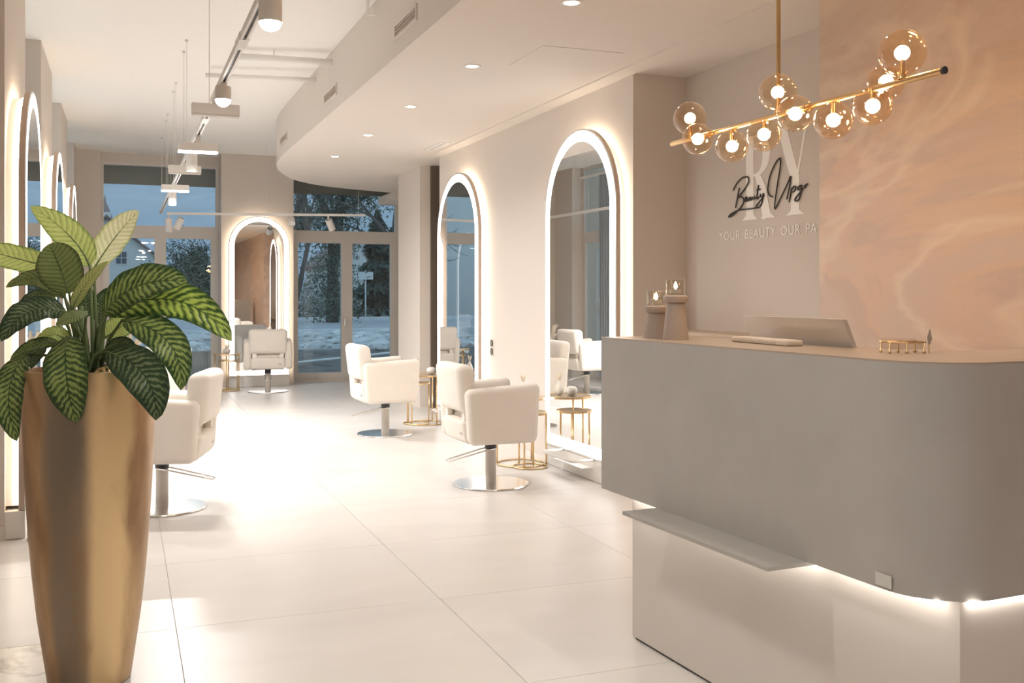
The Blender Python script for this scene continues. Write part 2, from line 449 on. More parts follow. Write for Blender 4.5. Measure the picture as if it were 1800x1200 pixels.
def tube(pts, r, n=8, bm=None, closed=False, radii=None):
    tb = bmesh.new()
    P = [Vector(p) for p in pts]
    N = len(P); rings = []
    prev = None
    for i, p in enumerate(P):
        if closed: d = P[(i+1) % N]-P[i-1]
        else: d = P[min(i+1, N-1)]-P[max(i-1, 0)]
        d.normalize()
        if prev is None:
            up = Vector((0, 0, 1)) if abs(d.z) < 0.9 else Vector((1, 0, 0))
            s = d.cross(up).normalized()
        else:
            s = (prev - d*prev.dot(d)).normalized()
        prev = s
        q = d.cross(s)
        rad = radii[i] if radii else r
        rings.append([tb.verts.new(p + s*rad*math.cos(2*PI*k/n) + q*rad*math.sin(2*PI*k/n)) for k in range(n)])
    seq = list(zip(rings, rings[1:]))
    if closed: seq.append((rings[-1], rings[0]))
    for a, b_ in seq:
        for k in range(n):
            tb.faces.new((a[k], a[(k+1) % n], b_[(k+1) % n], b_[k]))
    if not closed:
        tb.faces.new(list(reversed(rings[0]))); tb.faces.new(rings[-1])
    bmesh.ops.recalc_face_normals(tb, faces=tb.faces)
    if bm is None: return tb
    return merge(bm, tb)

def prism(pts, z0, z1, bm=None):
    tb = bmesh.new()
    a = [tb.verts.new((x, y, z0)) for x, y in pts]; b_ = [tb.verts.new((x, y, z1)) for x, y in pts]
    n = len(pts)
    tb.faces.new(list(reversed(a))); tb.faces.new(b_)
    for k in range(n): tb.faces.new((a[k], a[(k+1) % n], b_[(k+1) % n], b_[k]))
    bmesh.ops.recalc_face_normals(tb, faces=tb.faces)
    if bm is None: return tb
    return merge(bm, tb)

def plateY(pts, y0, y1):   # outline in x,z extruded along y
    bm = prism([(x, z) for x, z in pts], y0, y1)
    for v in bm.verts: v.co = Vector((v.co.x, v.co.z, v.co.y))
    bmesh.ops.recalc_face_normals(bm, faces=bm.faces)
    return bm

def copy_tree(o, parent=None):
    c = o.copy(); C.objects.link(c); c.parent = parent
    for ch in list(o.children): copy_tree(ch, c)
    return c

def struct(name, bm, m_, parent=None, smooth=False):
    return obj(name, bm, m_, parent, smooth, 'structure')

# ================================================================== ROOM SHELL
floor = struct('floor', box(-2.6, 4.6, -3.0, 16.9, -0.15, -0.004), 'grout')
tx0, tsx, ty0, tsy = 0.217, 1.19, 3.483, 1.112
xs = [-2.6] + [tx0 + k*tsx for k in range(-2, 4)] + [4.6]
ys = [-3.0] + [ty0 + k*tsy for k in range(-5, 12)] + [16.75]
ys = [y for y in ys if y <= 16.75]
g = 0.0012
for i in range(len(xs)-1):
    for j in range(len(ys)-1):
        x0, x1, y0, y1 = xs[i]+g, xs[i+1]-g, ys[j]+g, ys[j+1]-g
        if x1-x0 < 0.02 or y1-y0 < 0.02: continue
        cx, cy = (x0+x1)/2, (y0+y1)/2
        if x0 < -0.25 < x1 and cy < 5.0:      # the marble strip ends inside this column
            for a_, b2_, m2_ in ((x0, -0.2512, 'marble'), (-0.2488, x1, 'tile')):
                c2 = (a_+b2_)/2
                t_ = obj('tile', box(a_-c2, b2_-c2, y0-cy, y1-cy, -0.010, 0.0, bev=0.0008, seg=1), m2_, floor); t_.location = (c2, cy, 0)
            continue
        marble = cx < 0 and cy < 5.0
        bm = box(x0-cx, x1-cx, y0-cy, y1-cy, -0.010, 0.0, bev=0.0008, seg=1)
        t_ = obj('tile', bm, 'marble' if marble else 'tile', floor)
        t_.location = (cx, cy, 0)

struct('ceiling', box(-2.6, 4.6, -3.0, 17.0, 3.6, 3.75), 'ceil')

# lowered ceiling on the right with its bowed end
edge = [(1.74, -3.0), (1.74, 3.0), (1.74, 9.0), (1.74, 11.5), (1.75, 12.2), (1.79, 12.8), (1.88, 13.35), (2.02, 13.85), (2.2, 14.35), (2.36, 14.65), (2.6, 14.98), (2.85, 15.22), (3.15, 15.42), (3.53, 15.60), (4.04, 15.84), (4.45, 15.95)]
sof = struct('ceiling_lowered', prism(edge + [(4.45, -3.0)], 3.06, 3.598), 'soffit', smooth=20)
struct('trim_1', box(3.34, 3.49, -3.0, 11.42, 3.05, 3.0605), 'soffit')
struct('trim_2', box(4.02, 4.45, 15.55, 16.7, 2.93, 3.06), 'soffit')

# right hand side
struct('wall_right', box(3.49, 3.93, 6.58, 11.42, 0, 3.06), 'wall')
struct('wall_right', box(3.93, 4.1, 4.50, 6.62, 0, 3.06), 'pier')
mural = struct('wall_right', box(3.52, 3.93, -3.0, 4.50, 0, 3.06), 'mural')
struct('wall_right', box(3.93, 4.6, 11.40, 12.30, 0, 3.06), 'brown')
struct('wall_right', box(3.50, 4.5, 12.30, 13.36, 0, 3.06), 'wall')
struct('trim_6', box(3.635, 3.94, 12.26, 12.302, 0.0, 3.055), 'brown')
struct('wall_right', box(4.38, 4.6, 13.34, 16.9, 0, 3.6), 'wall')
# left hand side: three piers with tall windows between
struct('wall_left', box(-2.8, -2.6, -3.0, 6.62, 0, 3.6), 'wall')
piers = [(6.60, 7.95), (9.45, 10.90), (12.50, 13.85), (15.70, 16.9)]
struct('wall_left', box(-2.6, -0.645, 6.60, 7.95, 0, 3.6), 'pier')
for a, b_ in piers[1:]:
    struct('wall_left', box(-1.25, -0.645, a, b_, 0, 3.6), 'pier')
struct('baseboard_left', box(-2.6, -0.64, 6.585, 6.60, 0, 0.085), 'frame')
# back
struct('wall_back', box(-0.66, -0.305, 16.40, 16.95, 0, 3.6), 'pier')
struct('wall_back', box(1.42, 2.52, 16.10, 16.95, 0, 3.6), 'pier')
struct('wall_back', box(-0.31, 4.45, 16.62, 16.95, 3.46, 3.6), 'pier')
struct('wall_front', box(-2.8, 4.6, -3.2, -3.0, 0, 3.6), 'wall')

def window(name, loc, rz, W, H, cols, transom, ft=0.07, leaf=0.06, low=0.0, handle=None, lead='frame'):
    """W wide, H tall; local x along the window, local y outwards."""
    r = struct_root(name, loc, rz)
    b1 = box(0, ft, 0, 0.09, 0, H); box(W-ft, W, 0, 0.09, 0, H, b1); box(ft, W-ft, 0, 0.09, H-ft, H, b1)
    box(ft, W-ft, 0, 0.09, 0, 0.05, b1)
    obj('frame', b1, 'frame', r)
    obj('transom', box(ft, W-ft, -0.005, 0.085, transom-0.055, transom+0.055), 'frame', r)
    obj('pane', box(ft, W-ft, 0.04, 0.05, transom+0.055, H-ft), 'pane', r)
    n = len(cols)-1
    for k in range(n):
        a, b_ = cols[k], cols[k+1]
        bm = box(a, a+leaf, -0.012, 0.07, 0.05, transom-0.055); box(b_-leaf, b_, -0.012, 0.07, 0.05, transom-0.055, bm)
        box(a+leaf, b_-leaf, -0.012, 0.07, transom-0.055-leaf, transom-0.055, bm); box(a+leaf, b_-leaf, -0.012, 0.07, 0.05, 0.05+leaf*1.0, bm)
        s = obj('sash', bm, 'frame', r)
        obj('pane', box(a+leaf, b_-leaf, 0.025, 0.035, 0.05+leaf, transom-0.055-leaf), 'pane', s)
        if k < n-1:
            obj('mullion', box(b_-0.002, cols[k+1]+0.002+0.0, -0.006, 0.08, 0.05, transom-0.055), 'frame', r)
    return r
wn = window('window_1', (-0.31, 16.62, 0), 0, 1.735, 3.46, [0.04, 0.86, 1.70], 2.44, ft=0.045, leaf=0.085)
obj('blind_box', box(0.045, 1.69, 0.055, 0.09, 3.13, 3.41), 'awning', wn)
obj('handle', tube([(0.83, -0.02, 1.05), (0.83, -0.05, 1.05), (0.83, -0.05, 0.93)], 0.009), 'chrome', wn)
dr = window('door_1', (2.52, 16.62, 0), 0, 1.84, 3.46, [0.06, 0.955, 1.79], 2.42, ft=0.06, leaf=0.092)
obj('blind_box', box(0.06, 1.78, 0.055, 0.09, 3.08, 3.41), 'awning', dr)
obj('door_handle', tube([(0.915, -0.012, 1.02), (0.915, -0.05, 1.02), (0.915, -0.05, 0.90)], 0.010), 'chrome', dr)
obj('threshold', box(0.0, 1.84, -0.02, 0.1, 0.0, 0.02), 'frame', dr)
# the frame's dark outer seal right of the transom
for k, (a, b_) in enumerate(((7.95, 9.45), (10.90, 12.50), (13.85, 15.70))):
    wl = window('window_%d' % (k+2), (-0.85, a, 0), PI/2, b_-a, 3.6, [0.05, (b_-a)/2, (b_-a)-0.05], 2.44, ft=0.05, leaf=0.08)

# curtain by the last left window
ct = thing('curtain', 'grey blue pleated curtain hanging in the farthest left window', 'curtain', (-0.79, 13.9, 0))
bm = bmesh.new(); n = 64
top = []; bot = []
for k in range(n+1):
    y = 0.02 + 1.0*k/n; x = 0.03*math.sin(k*1.2)
    top.append(bm.verts.new((x, y, 3.4))); bot.append(bm.verts.new((x*1.2, y, 0.03)))
for k in range(n): bm.faces.new((bot[k], bot[k+1], top[k+1], top[k]))
obj('pleated_cloth', bm, 'curtain', ct, True)
obj('curtain_rail', box(-0.02, 0.02, -0.0, 1.75, 3.40, 3.44), 'lamp', ct)

# sprinkler pipe under the high ceiling, entering the lowered ceiling
pp = thing('ceiling_pipe', 'thin white pipe crossing under the high ceiling into the bulkhead', 'pipe', (0, 0, 0))
obj('pipe', tube([(0.74, 10.0, 3.52), (1.76, 9.75, 3.50)], 0.022), 'ceil', pp, True)
obj('pipe', tube([(0.95, 9.15, 3.53), (1.76, 8.95, 3.50)], 0.03), 'ceil', pp, True)
obj('hanger', tube([(1.25, 9.08, 3.6), (1.25, 9.08, 3.50)], 0.008), 'ceil', pp)
pp2 = thing('pipe_bracket', 'small white pipe bracket at the high ceiling beside the bulkhead top', 'bracket', (1.68, 7.3, 3.5))
obj('bracket_arm', tube([(0, 0, 0.1), (0, 0, 0), (0.07, 0, 0)], 0.012), 'ceil', pp2)

# wall vents in the bulkhead face
def vent(y0, y1, z0, z1, label):
    v = thing('bulkhead_vent', label, 'vent', (1.74, (y0+y1)/2, (z0+z1)/2), 0, 'slot vents along the curved bulkhead')
    hy, hz = (y1-y0)/2, (z1-z0)/2
    bm = box(-0.012, 0.0, -hy-0.02, hy+0.02, hz, hz+0.018); box(-0.012, 0.0, -hy-0.02, hy+0.02, -hz-0.018, -hz, bm)
    box(-0.012, 0.0, -hy-0.02, -hy, -hz, hz, bm); box(-0.012, 0.0, hy, hy+0.02, -hz, hz, bm)
    obj('vent_frame', bm, 'soffit', v)
    obj('vent_recess', box(-0.004, 0.0, -hy, hy, -hz, hz), mat('vent_grey', (0.36, 0.31, 0.27), 0.7), v)
    for k in range(3):
        zz = -hz + (k+0.5)*2*hz/3
        obj('vent_slat', box(-0.010, -0.004, -hy, hy, zz-0.006, zz+0.002), 'taupe', v)
vent(6.18, 6.70, 3.19, 3.26, 'nearest slot vent in the beige bulkhead, above the row of downlights')
vent(8.74, 9.28, 3.19, 3.26, 'middle slot vent in the beige bulkhead face')
vent(11.55, 12.05, 3.19, 3.26, 'farthest slot vent, where the bulkhead starts to curve')
sv = thing('slot_diffuser', 'pale linear air diffuser in the lowered ceiling near the right wall', 'vent', (3.22, 10.6, 3.055))
obj('diffuser_frame', box(-0.06, 0.06, -0.3, 0.3, -0.002, 0.006), 'white', sv)
obj('diffuser_slot', box(-0.01, 0.01, -0.27, 0.27, -0.006, 0.0), 'frame', sv)
ap = thing('access_panel', 'flush access hatch in the lowered ceiling', 'hatch', (2.85, 6.35, 3.06))
obj('hatch_lid', box(-0.3, 0.3, -0.3, 0.3, -0.003, 0.002, bev=0.001, seg=1), 'soffit', ap)

# ================================================================== DOWNLIGHTS
dl = thing('downlight', 'round recessed downlight', 'downlight', (0, 0, 0))
obj('trim_ring', lathe([(0.062, 0), (0.062, -0.004), (0.044, -0.005), (0.044, 0.0)], 28), 'white', dl, True)
obj('lens', lathe([(0.0, -0.001), (0.044, -0.001), (0.044, 0.0)], 24), 'discd', dl)
DL = [(2.315, 6.78, 'nearest lit downlight in view in the lowered ceiling'), (2.32, 8.44, 'second lit downlight from the camera in the lowered ceiling'),
      (2.334, 10.12, 'third lit downlight from the camera in the lowered ceiling'), (2.34, 11.86, 'farthest lit downlight, near the curved end of the lowered ceiling'),
      (2.32, 5.10, 'added fill downlight in the lowered ceiling above the frame, near the reception'), (2.32, 3.4, 'added fill downlight in the lowered ceiling over the reception desk front'),  # from here on unseen downlights, added for fill light
      (2.32, 1.7, 'added fill downlight in the lowered ceiling beside the camera'), (2.32, 0.0, 'added fill downlight in the lowered ceiling right of the camera'), (2.32, -1.7, 'added fill downlight in the lowered ceiling behind the camera')]
for k, (x, y, lb) in enumerate(DL):
    o = dl if k == 0 else copy_tree(dl)
    o.location = (x, y, 3.06); tag(o, lb, 'downlight', 'downlights in the lowered ceiling')
    light('SPOT', (x, y, 3.045), DOWN_W*(1.0 if y > 6 else 0.62), NEUT, 0.04, spot=math.radians(140), blend=0.9)

# ================================================================== TRACK LIGHTING
tr = thing('light_track', 'long white ceiling track running down the middle of the salon on wires', 'light track', (0.51, 0, 2.60))
bm = box(-0.018, -0.007, -2.5, 15.3, -0.016, 0.018); box(0.007, 0.018, -2.5, 15.3, -0.016, 0.018, bm); box(-0.007, 0.007, -2.5, 15.3, 0.006, 0.018, bm)
obj('rail', bm, 'lamp', tr)
obj('rail_slot', box(-0.007, 0.007, -2.5, 15.3, -0.004, 0.006), 'black', tr)
for y in (6.6, 8.996, 9.428, 10.861, 11.329, 12.792, 13.262, 14.737, 1.8, -0.5):
    obj('suspension_wire', tube([(0, y, 0.018), (0, y, 1.0)], 0.0022, 5), 'wire', tr)
    obj('ceiling_anchor', lathe([(0.014, 0.985), (0.014, 1.0)], 10, off=(0, y, 0)), 'wire', tr)
for y in (4.75, 6.95):
    obj('rail_joint', box(-0.021, 0.021, y-0.1, y+0.1, -0.017, 0.02), 'white', tr)

def cyl_lamp(y, z, x, label, lit=True, near=False):
    c = thing('track_spotlight', label, 'spotlight', (x, y, z), 0, 'downward cylinder lamps on the long track')
    zt = 2.585 - z
    obj('housing', lathe([(0.036, 0.0), (0.043, -0.001+0.0), (0.043, zt-0.02), (0.040, zt-0.014), (0, zt-0.014)], 28, cap=False), 'lamp', c, 40)
    if near: obj('lens', lathe([(0.041*math.cos(PI/2*k/8) if k < 8 else 0.0, -near*math.sin(PI/2*k/8)+0.002) for k in range(9)], 28, cap=False), 'disc', c, True)
    else: obj('lens', lathe([(0.0, 0.004), (0.037, 0.004), (0.037, 0.008)], 24), 'disc', c)
    obj('track_adapter', box(-0.016, 0.016, -0.05, 0.05, zt-0.014, zt), 'lamp', c)
    light('SPOT', (x, y, z-0.03), CYL_W*(1.7 if y > 10 else 1.0 if y > 5 else 0.22), NEUT, 0.035, spot=math.radians(150), blend=0.8)
    return c
cyl_lamp(3.80, 2.45, 0.51, 'large bright cylinder spotlight nearest the camera on the long track', near=0.036)
cyl_lamp(5.68, 2.50, 0.51, 'glaring cylinder spotlight above the first unlit bar lamp', near=0.042)
cyl_lamp(8.33, 2.41, 0.51, 'white cylinder spotlight hanging below the second bar lamp on the track')
cyl_lamp(11.62, 2.41, 0.51, 'small white cylinder spotlight farthest along the long track')
for y in (1.4, -1.0): cyl_lamp(y, 2.45, 0.51, 'added fill cylinder spotlight on the long track %s the camera' % ('above' if y > 0 else 'behind'))  # out of view, added to fill the near end with light

def bar_lamp(y, z, lit, label):
    c = thing('bar_lamp', label, 'bar lamp', (0.51, y, z), 0, 'crosswise bar lamps on the long track')
    obj('housing', box(-0.135, 0.135, -0.035, 0.035, -0.028, 0.032, bev=0.003, seg=1), 'lamp', c)
    if lit:
        obj('diffuser', box(-0.135, 0.135, -0.034, 0.034, -0.038, -0.028), 'disc', c)
        light('AREA', (0.51, y, z-0.045), BAR_W*(2.0 if y > 10 else 1.0 if y > 5 else 0.25), NEUT, 0.26, 0.06)
    else:
        obj('diffuser', box(-0.132, 0.132, -0.032, 0.032, -0.038, -0.028), 'frame', c)
    obj('track_adapter', box(-0.015, 0.015, -0.05, 0.05, 0.032, 2.585-z), 'lamp', c)
bar_lamp(6.145, 2.522, False, 'unlit grey bar lamp nearest the camera, under the glaring spotlight')
bar_lamp(7.623, 2.50, True, 'lit white bar lamp in front of the high ceiling edge')
bar_lamp(9.258, 2.528, False, 'unlit bar lamp before the window, with a cylinder lamp in front')
bar_lamp(10.987, 2.535, True, 'lit bar lamp farthest along the track, before the window sky')
bar_lamp(2.6, 2.52, True, 'added fill bar lamp on the track above the planter')  # this and the next bar lamp are unseen, added for fill
bar_lamp(0.2, 2.52, True, 'added fill bar lamp on the track above the camera')

ht = thing('cross_track', 'white crosswise track in front of the back windows', 'light track', (0.60, 15.30, 2.59), math.atan2(-0.70, 2.73))
Lx = math.hypot(0.70, 2.73)
obj('rail', box(0, Lx, -0.018, 0.018, -0.016, 0.018), 'lamp', ht)
for x in (0.05, 1.4, Lx-0.1): obj('suspension_wire', tube([(x, 0, 0.018), (x, 0, 0.47 if x > 1.6 else 1.01)], 0.0022, 5), 'wire', ht)
def tilt_spot(t_, tx_, ty_, label, L=0.15):
    a = math.atan2(-0.70, 2.73)
    x = 0.60 + t_*math.cos(a); y = 15.30 + t_*math.sin(a)
    c = thing('tilted_spotlight', label, 'spotlight', (x, y, 2.574), 0, 'swivelling spotlights on the crosswise track')
    obj('stem', tube([(0, 0, 0), (0, 0, -0.05)], 0.012), 'lamp', c)
    h_ = obj('head', lathe([(0.04, 0.0), (0.05, 0.001), (0.05, -L), (0.043, -L), (0.043, -L+0.015), (0, -L+0.015)], 24, cap=False), 'lamp', c, 40)
    h_.location = (0, 0, -0.05); h_.rotation_euler = (tx_, ty_, 0)
    obj('lens', lathe([(0, -L+0.012), (0.042, -L+0.012)], 20, cap=False), 'lamp', h_)
tilt_spot(0.02, 0.1, 0.0, 'leftmost white spotlight at the corner of the crosswise track', 0.2)
tilt_spot(0.20, 0.2, 0.45, 'tilted white spotlight second on the crosswise track, before the left window', 0.17)
tilt_spot(1.75, -0.9, 0.1, 'short white spotlight turned to the room, right of the arched back mirror', 0.12)
tilt_spot(2.28, 0.3, -0.45, 'tilted white spotlight before the door transom light', 0.17)

# ================================================================== MIRRORS
def arch(hw, z0, z1, n=28):
    zs = z1-hw
    pts = [(-hw, z0)] + [(-hw*math.cos(PI*k/n), zs + hw*math.sin(PI*k/n)) for k in range(n+1)] + [(hw, z0)]
    return pts
def arch_ring(hw, z0, z1, ins, y0, y1):
    a = arch(hw, z0, z1); b_ = arch(hw-ins, z0+ins, z1-ins)
    bm = bmesh.new(); n = len(a)
    A0 = [bm.verts.new((x, y0, z)) for x, z in a]; B0 = [bm.verts.new((x, y0, z)) for x, z in b_]
    A1 = [bm.verts.new((x, y1, z)) for x, z in a]; B1 = [bm.verts.new((x, y1, z)) for x, z in b_]
    for k in range(n):
        j = (k+1) % n
        bm.faces.new((A0[k], A0[j], B0[j], B0[k])); bm.faces.new((A1[k], B1[k], B1[j], A1[j]))
        bm.faces.new((A0[k], A1[k], A1[j], A0[j])); bm.faces.new((B0[k], B0[j], B1[j], B1[k]))
    bmesh.ops.recalc_face_normals(bm, faces=bm.faces)
    return bm
def mirror(loc, rz, label, W=1.30, top=2.75, depth=0.11, ring=0.085, foot=True):
    r = thing('arched_mirror', label, 'mirror', loc, rz, 'arched wall mirrors with light rings')
    hw = W/2; z0 = 0.17
    obj('body', plateY(arch(hw, z0, top), 0.0, 0.036), 'taupe', r, 30)
    obj('edge_rim', arch_ring(hw+0.001, z0-0.001, top+0.001, 0.014, -0.002, 0.004), 'chrome', r)
    obj('light_ring', arch_ring(hw-0.014, z0+0.014, top-0.014, ring, -0.003, 0.004), 'ring', r)
    obj('glass', plateY(arch(hw-0.014-ring+0.002, z0+0.014+ring, top-0.014-ring), -0.0015, 0.004), 'mirror', r)
    obj('backing', plateY(arch(hw-0.05, z0+0.02, top-0.05), 0.036, depth), 'white', r, 30)
    obj('halo_strip', arch_ring(hw-0.042, z0+0.03, top-0.042, 0.006, 0.044, 0.058), 'halo', r)
    obj('plinth', box(-hw, hw, 0.0, depth, 0.002, z0-0.004, bev=0.003, seg=1), 'white', r)
    if foot:
        f_ = obj('footrest', tube([(-0.28, 0.0, 0.165), (-0.28, -0.17, 0.165), (-0.25, -0.19, 0.165), (0.25, -0.19, 0.165), (0.28, -0.17, 0.165), (0.28, 0.0, 0.165)], 0.012, 8), 'white', r, True)
        obj('footrest_plate', box(-0.26, 0.26, -0.10, -0.0, 0.10, 0.108), 'white', r)
    return r
RM = 3.38
mirror((RM, 7.30, 0), -PI/2+0.012, 'large arched light-ring mirror nearest the reception desk')
mirror((RM, 10.42, 0), -PI/2+0.023, 'arched light-ring mirror farther along the right wall, beside the double socket', W=1.34)
mirror((-0.535, 7.25, 0), PI/2, 'arched light-ring mirror nearest the camera on the left wall, behind the planter', foot=False)
mirror((-0.535, 10.18, 0), PI/2, 'second arched light-ring mirror on the left wall', foot=False)
mirror((-0.535, 13.17, 0), PI/2, 'farthest arched light-ring mirror on the left wall', foot=False)
mirror((1.98, 15.99, 0), 0, 'arched light-ring mirror between the back windows', W=0.92, top=2.64, ring=0.07, foot=False)

# ================================================================== SALON CHAIRS
def make_chair():
    r = thing('salon_chair', 'chair', 'chair')
    def seatshape(c):
        k = (0.56-c.z)/0.22
        if c.x < 0: c.x += 0.05*k
        return c
    obj('seat_base', rbox(-0.33, 0.25, -0.24, 0.24, 0.345, 0.52, 0.035, 4, seatshape), 'leather', r, True)
    obj('seat_cushion', rbox(-0.24, 0.27, -0.225, 0.225, 0.46, 0.57, 0.045, 4), 'leather', r, True)
    def armshape(c):
        if c.z < 0.5: c.x *= 1 - 0.10*(0.5-c.z)/0.155
        t_ = (c.x+0.30)/0.57
        if c.z > 0.6: c.z += 0.03*t_ - 0.012
        return c
    for s in (-1, 1):
        y0, y1 = (0.235, 0.345) if s > 0 else (-0.345, -0.235)
        obj('armrest', rbox(-0.31, 0.27, y0, y1, 0.345, 0.765, 0.045, 5, armshape), 'leather', r, True)
    def backshape(c):
        k = (c.z-0.55)/0.38
        c.x -= 0.045*k + 0.02*(abs(c.y)/0.27)**2*-1
        return c
    obj('backrest', rbox(-0.34, -0.20, -0.275, 0.275, 0.575, 0.93, 0.055, 5, backshape), 'leather', r, True)
    for s in (-1, 1):
        obj('back_bracket', box(-0.29, -0.25, s*0.19-0.03, s*0.19+0.03, 0.50, 0.62), 'leather', r)
    obj('tag', box(-0.301, -0.291, -0.20, -0.145, 0.415, 0.445), 'sign', r)
    obj('pump_collar', lathe([(0.043, 0.27), (0.045, 0.275), (0.045, 0.35), (0.0, 0.35)], 20, cap=False), 'black', r, 40)
    obj('column', lathe([(0.041, 0.015), (0.041, 0.285), (0, 0.285)], 24, cap=False), 'column', r, 40)
    obj('base_disc', lathe([(0.285, 0.0), (0.29, 0.003), (0.286, 0.012), (0.06, 0.017), (0, 0.017)], 56, cap=False), 'chrome', r, 40)
    pd = obj('pump_lever', tube([(0.03, 0.045, 0.275), (-0.05, 0.055, 0.265), (-0.33, 0.045, 0.20), (-0.345, 0.03, 0.195), (-0.345, -0.02, 0.195), (-0.33, -0.035, 0.20), (-0.05, -0.05, 0.265), (0.03, -0.045, 0.275)], 0.0055, 8), 'chrome', r, True)
    return r
chair = make_chair()
CH = [(2.613, 7.22, 0.02, 'cream salon chair nearest the reception desk, facing the large right mirror'),
      (2.53, 10.18, 0.04, 'cream salon chair facing the second right mirror, beside the gold nesting tables'),
      (0.25, 7.20, PI-0.28, 'cream salon chair just behind the gold planter, facing left'),
      (0.25, 10.20, PI-0.1, 'second cream salon chair on the left side, half hidden by leaves'),
      (0.32, 13.22, PI-0.1, 'third cream salon chair on the left side, farthest of the left row'),
      (2.00, 15.17, PI/2-0.12, 'cream salon chair seen from behind before the arched back mirror')]
for k, (x, y, a, lb) in enumerate(CH):
    o = chair if k == 0 else copy_tree(chair)
    o.location = (x, y, 0); o.rotation_euler = (0, 0, a); tag(o, lb, 'chair', 'cream hydraulic salon chairs')

# ================================================================== NESTING TABLES
def table(loc, R_, H, label, rz=0.0):
    t_ = thing('nesting_table', label, 'table', (loc[0], loc[1], 0), rz, 'gold nesting side tables')
    obj('table_top', lathe([(R_-0.004, H-0.008), (R_-0.004, H), (0, H)], 40, cap=False), mat('table_top_champagne', (0.62, 0.50, 0.36), 0.3, metal=0.6) if 'tt' not in M else M['tt'], t_, 40)
    obj('top_rim', lathe([(R_-0.004, H-0.014), (R_, H-0.014), (R_, H+0.004), (R_-0.004, H+0.004), (R_-0.004, H-0.014)], 40, cap=False), 'gold', t_, 40)
    obj('base_ring', tube([((R_-0.008)*math.cos(2*PI*k/36), (R_-0.008)*math.sin(2*PI*k/36), 0.009) for k in range(36)], 0.0075, 6, closed=True), 'gold', t_, True)
    for k in range(3):
        a = 2*PI*k/3+0.5
        obj('leg', tube([((R_-0.010)*math.cos(a), (R_-0.010)*math.sin(a), 0.012), ((R_-0.010)*math.cos(a), (R_-0.010)*math.sin(a), H-0.01)], 0.008, 8), 'gold', t_, True)
    return t_
M['tt'] = mat('table_top_champagne', (0.62, 0.50, 0.36), 0.3, metal=0.6)
table((3.155, 7.97), 0.21, 0.565, 'taller gold nesting table between the nearest right chair and mirror', 0.2)
table((3.17, 7.80), 0.15, 0.458, 'lower gold nesting table at the mirror nearest the desk', 1.4)
table((3.145, 10.82), 0.21, 0.545, 'taller gold nesting table holding two white vases behind the second right chair', 0.4)
table((3.05, 10.86), 0.15, 0.455, 'lower gold nesting table behind the second right chair', -0.6)
table((1.45, 15.55), 0.21, 0.545, 'taller gold nesting table left of the chair at the back mirror', 2.0)
table((1.47, 15.48), 0.15, 0.455, 'lower gold nesting table left of the back mirror', 1.0)
table((-0.315, 6.58), 0.21, 0.54, 'gold nesting table half hidden behind the planter', 2.7)
table((-0.30, 10.75), 0.21, 0.54, 'gold nesting table at the second left mirror', 1.0)

def vase(loc, z, kind, label):
    v = thing('small_vase', label, 'vase', (loc[0], loc[1], z), 0, 'small white vases on the nesting tables')
    if kind == 'bottle':
        obj('vase_body', lathe([(0.022, 0), (0.036, 0.02), (0.04, 0.045), (0.030, 0.085), (0.014, 0.105), (0.012, 0.125), (0.009, 0.125), (0.009, 0.10), (0, 0.1)], 24, cap=False), 'ceramic', v, True)
        for k in range(5):
            a = k*1.3; d = 0.012+0.012*k/5
            obj('dried_stem', tube([(0, 0, 0.11), (d*math.cos(a)*0.7, d*math.sin(a)*0.7, 0.15), (d*1.7*math.cos(a), d*1.7*math.sin(a), 0.19)], 0.004, 6, radii=[0.0015, 0.006, 0.002]), 'dried', v, True)
    else:
        obj('vase_body', lathe([(0.025, 0), (0.048, 0.016), (0.055, 0.04), (0.046, 0.068), (0.02, 0.08), (0.018, 0.078), (0, 0.07)], 24, cap=False), 'ceramic', v, True)
        if kind == 'flower':
            for k in range(7):
                a = k*0.9
                obj('dried_stem', tube([(0, 0, 0.07), (0.02*math.cos(a), 0.02*math.sin(a), 0.10), (0.05*math.cos(a), 0.05*math.sin(a), 0.135)], 0.004, 6, radii=[0.0015, 0.006, 0.002]), 'dried', v, True)
vase((3.05, 10.88), 0.549, 'bottle', 'slim white bottle vase with dried stems on the farther right table')
vase((3.20, 10.78), 0.549, 'round', 'squat round white vase beside the slim bottle vase')
vase((3.20, 8.03), 0.569, 'bottle', 'slim white vase on the table at the mirror nearest the desk')
vase((3.13, 7.93), 0.569, 'round', 'round white vase on the table at the mirror nearest the desk')
vase((1.45, 15.55), 0.549, 'flower', 'white vase with dried flowers left of the back mirror')
vase((-0.35, 6.55), 0.544, 'round', 'white vase on the table behind the planter')

# pampas grass vase by the far left corner
pv = thing('pampas_vase', 'white floor vase of pampas grass in the far left corner', 'vase', (0.08, 15.1, 0))
obj('vase_body', lathe([(0.09, 0), (0.13, 0.08), (0.14, 0.25), (0.09, 0.42), (0.05, 0.5), (0.045, 0.5), (0.08, 0.4), (0, 0.3)], 28, cap=False), 'ceramic', pv, True)
bm = bmesh.new()
for k in range(16):
    a = random.uniform(0, 2*PI); d = random.uniform(0.05, 0.22); hh = random.uniform(0.78, 1.0)
    tube([(0, 0, 0.45), (d*0.35*math.cos(a), d*0.35*math.sin(a), 0.62), (d*0.8*math.cos(a), d*0.8*math.sin(a), hh-0.08), (d*1.25*math.cos(a), d*1.25*math.sin(a), hh-0.05)], 0.01, 6, bm, radii=[0.003, 0.014, 0.03, 0.006])
obj('pampas_plumes', bm, 'dried', pv, True, 'stuff')

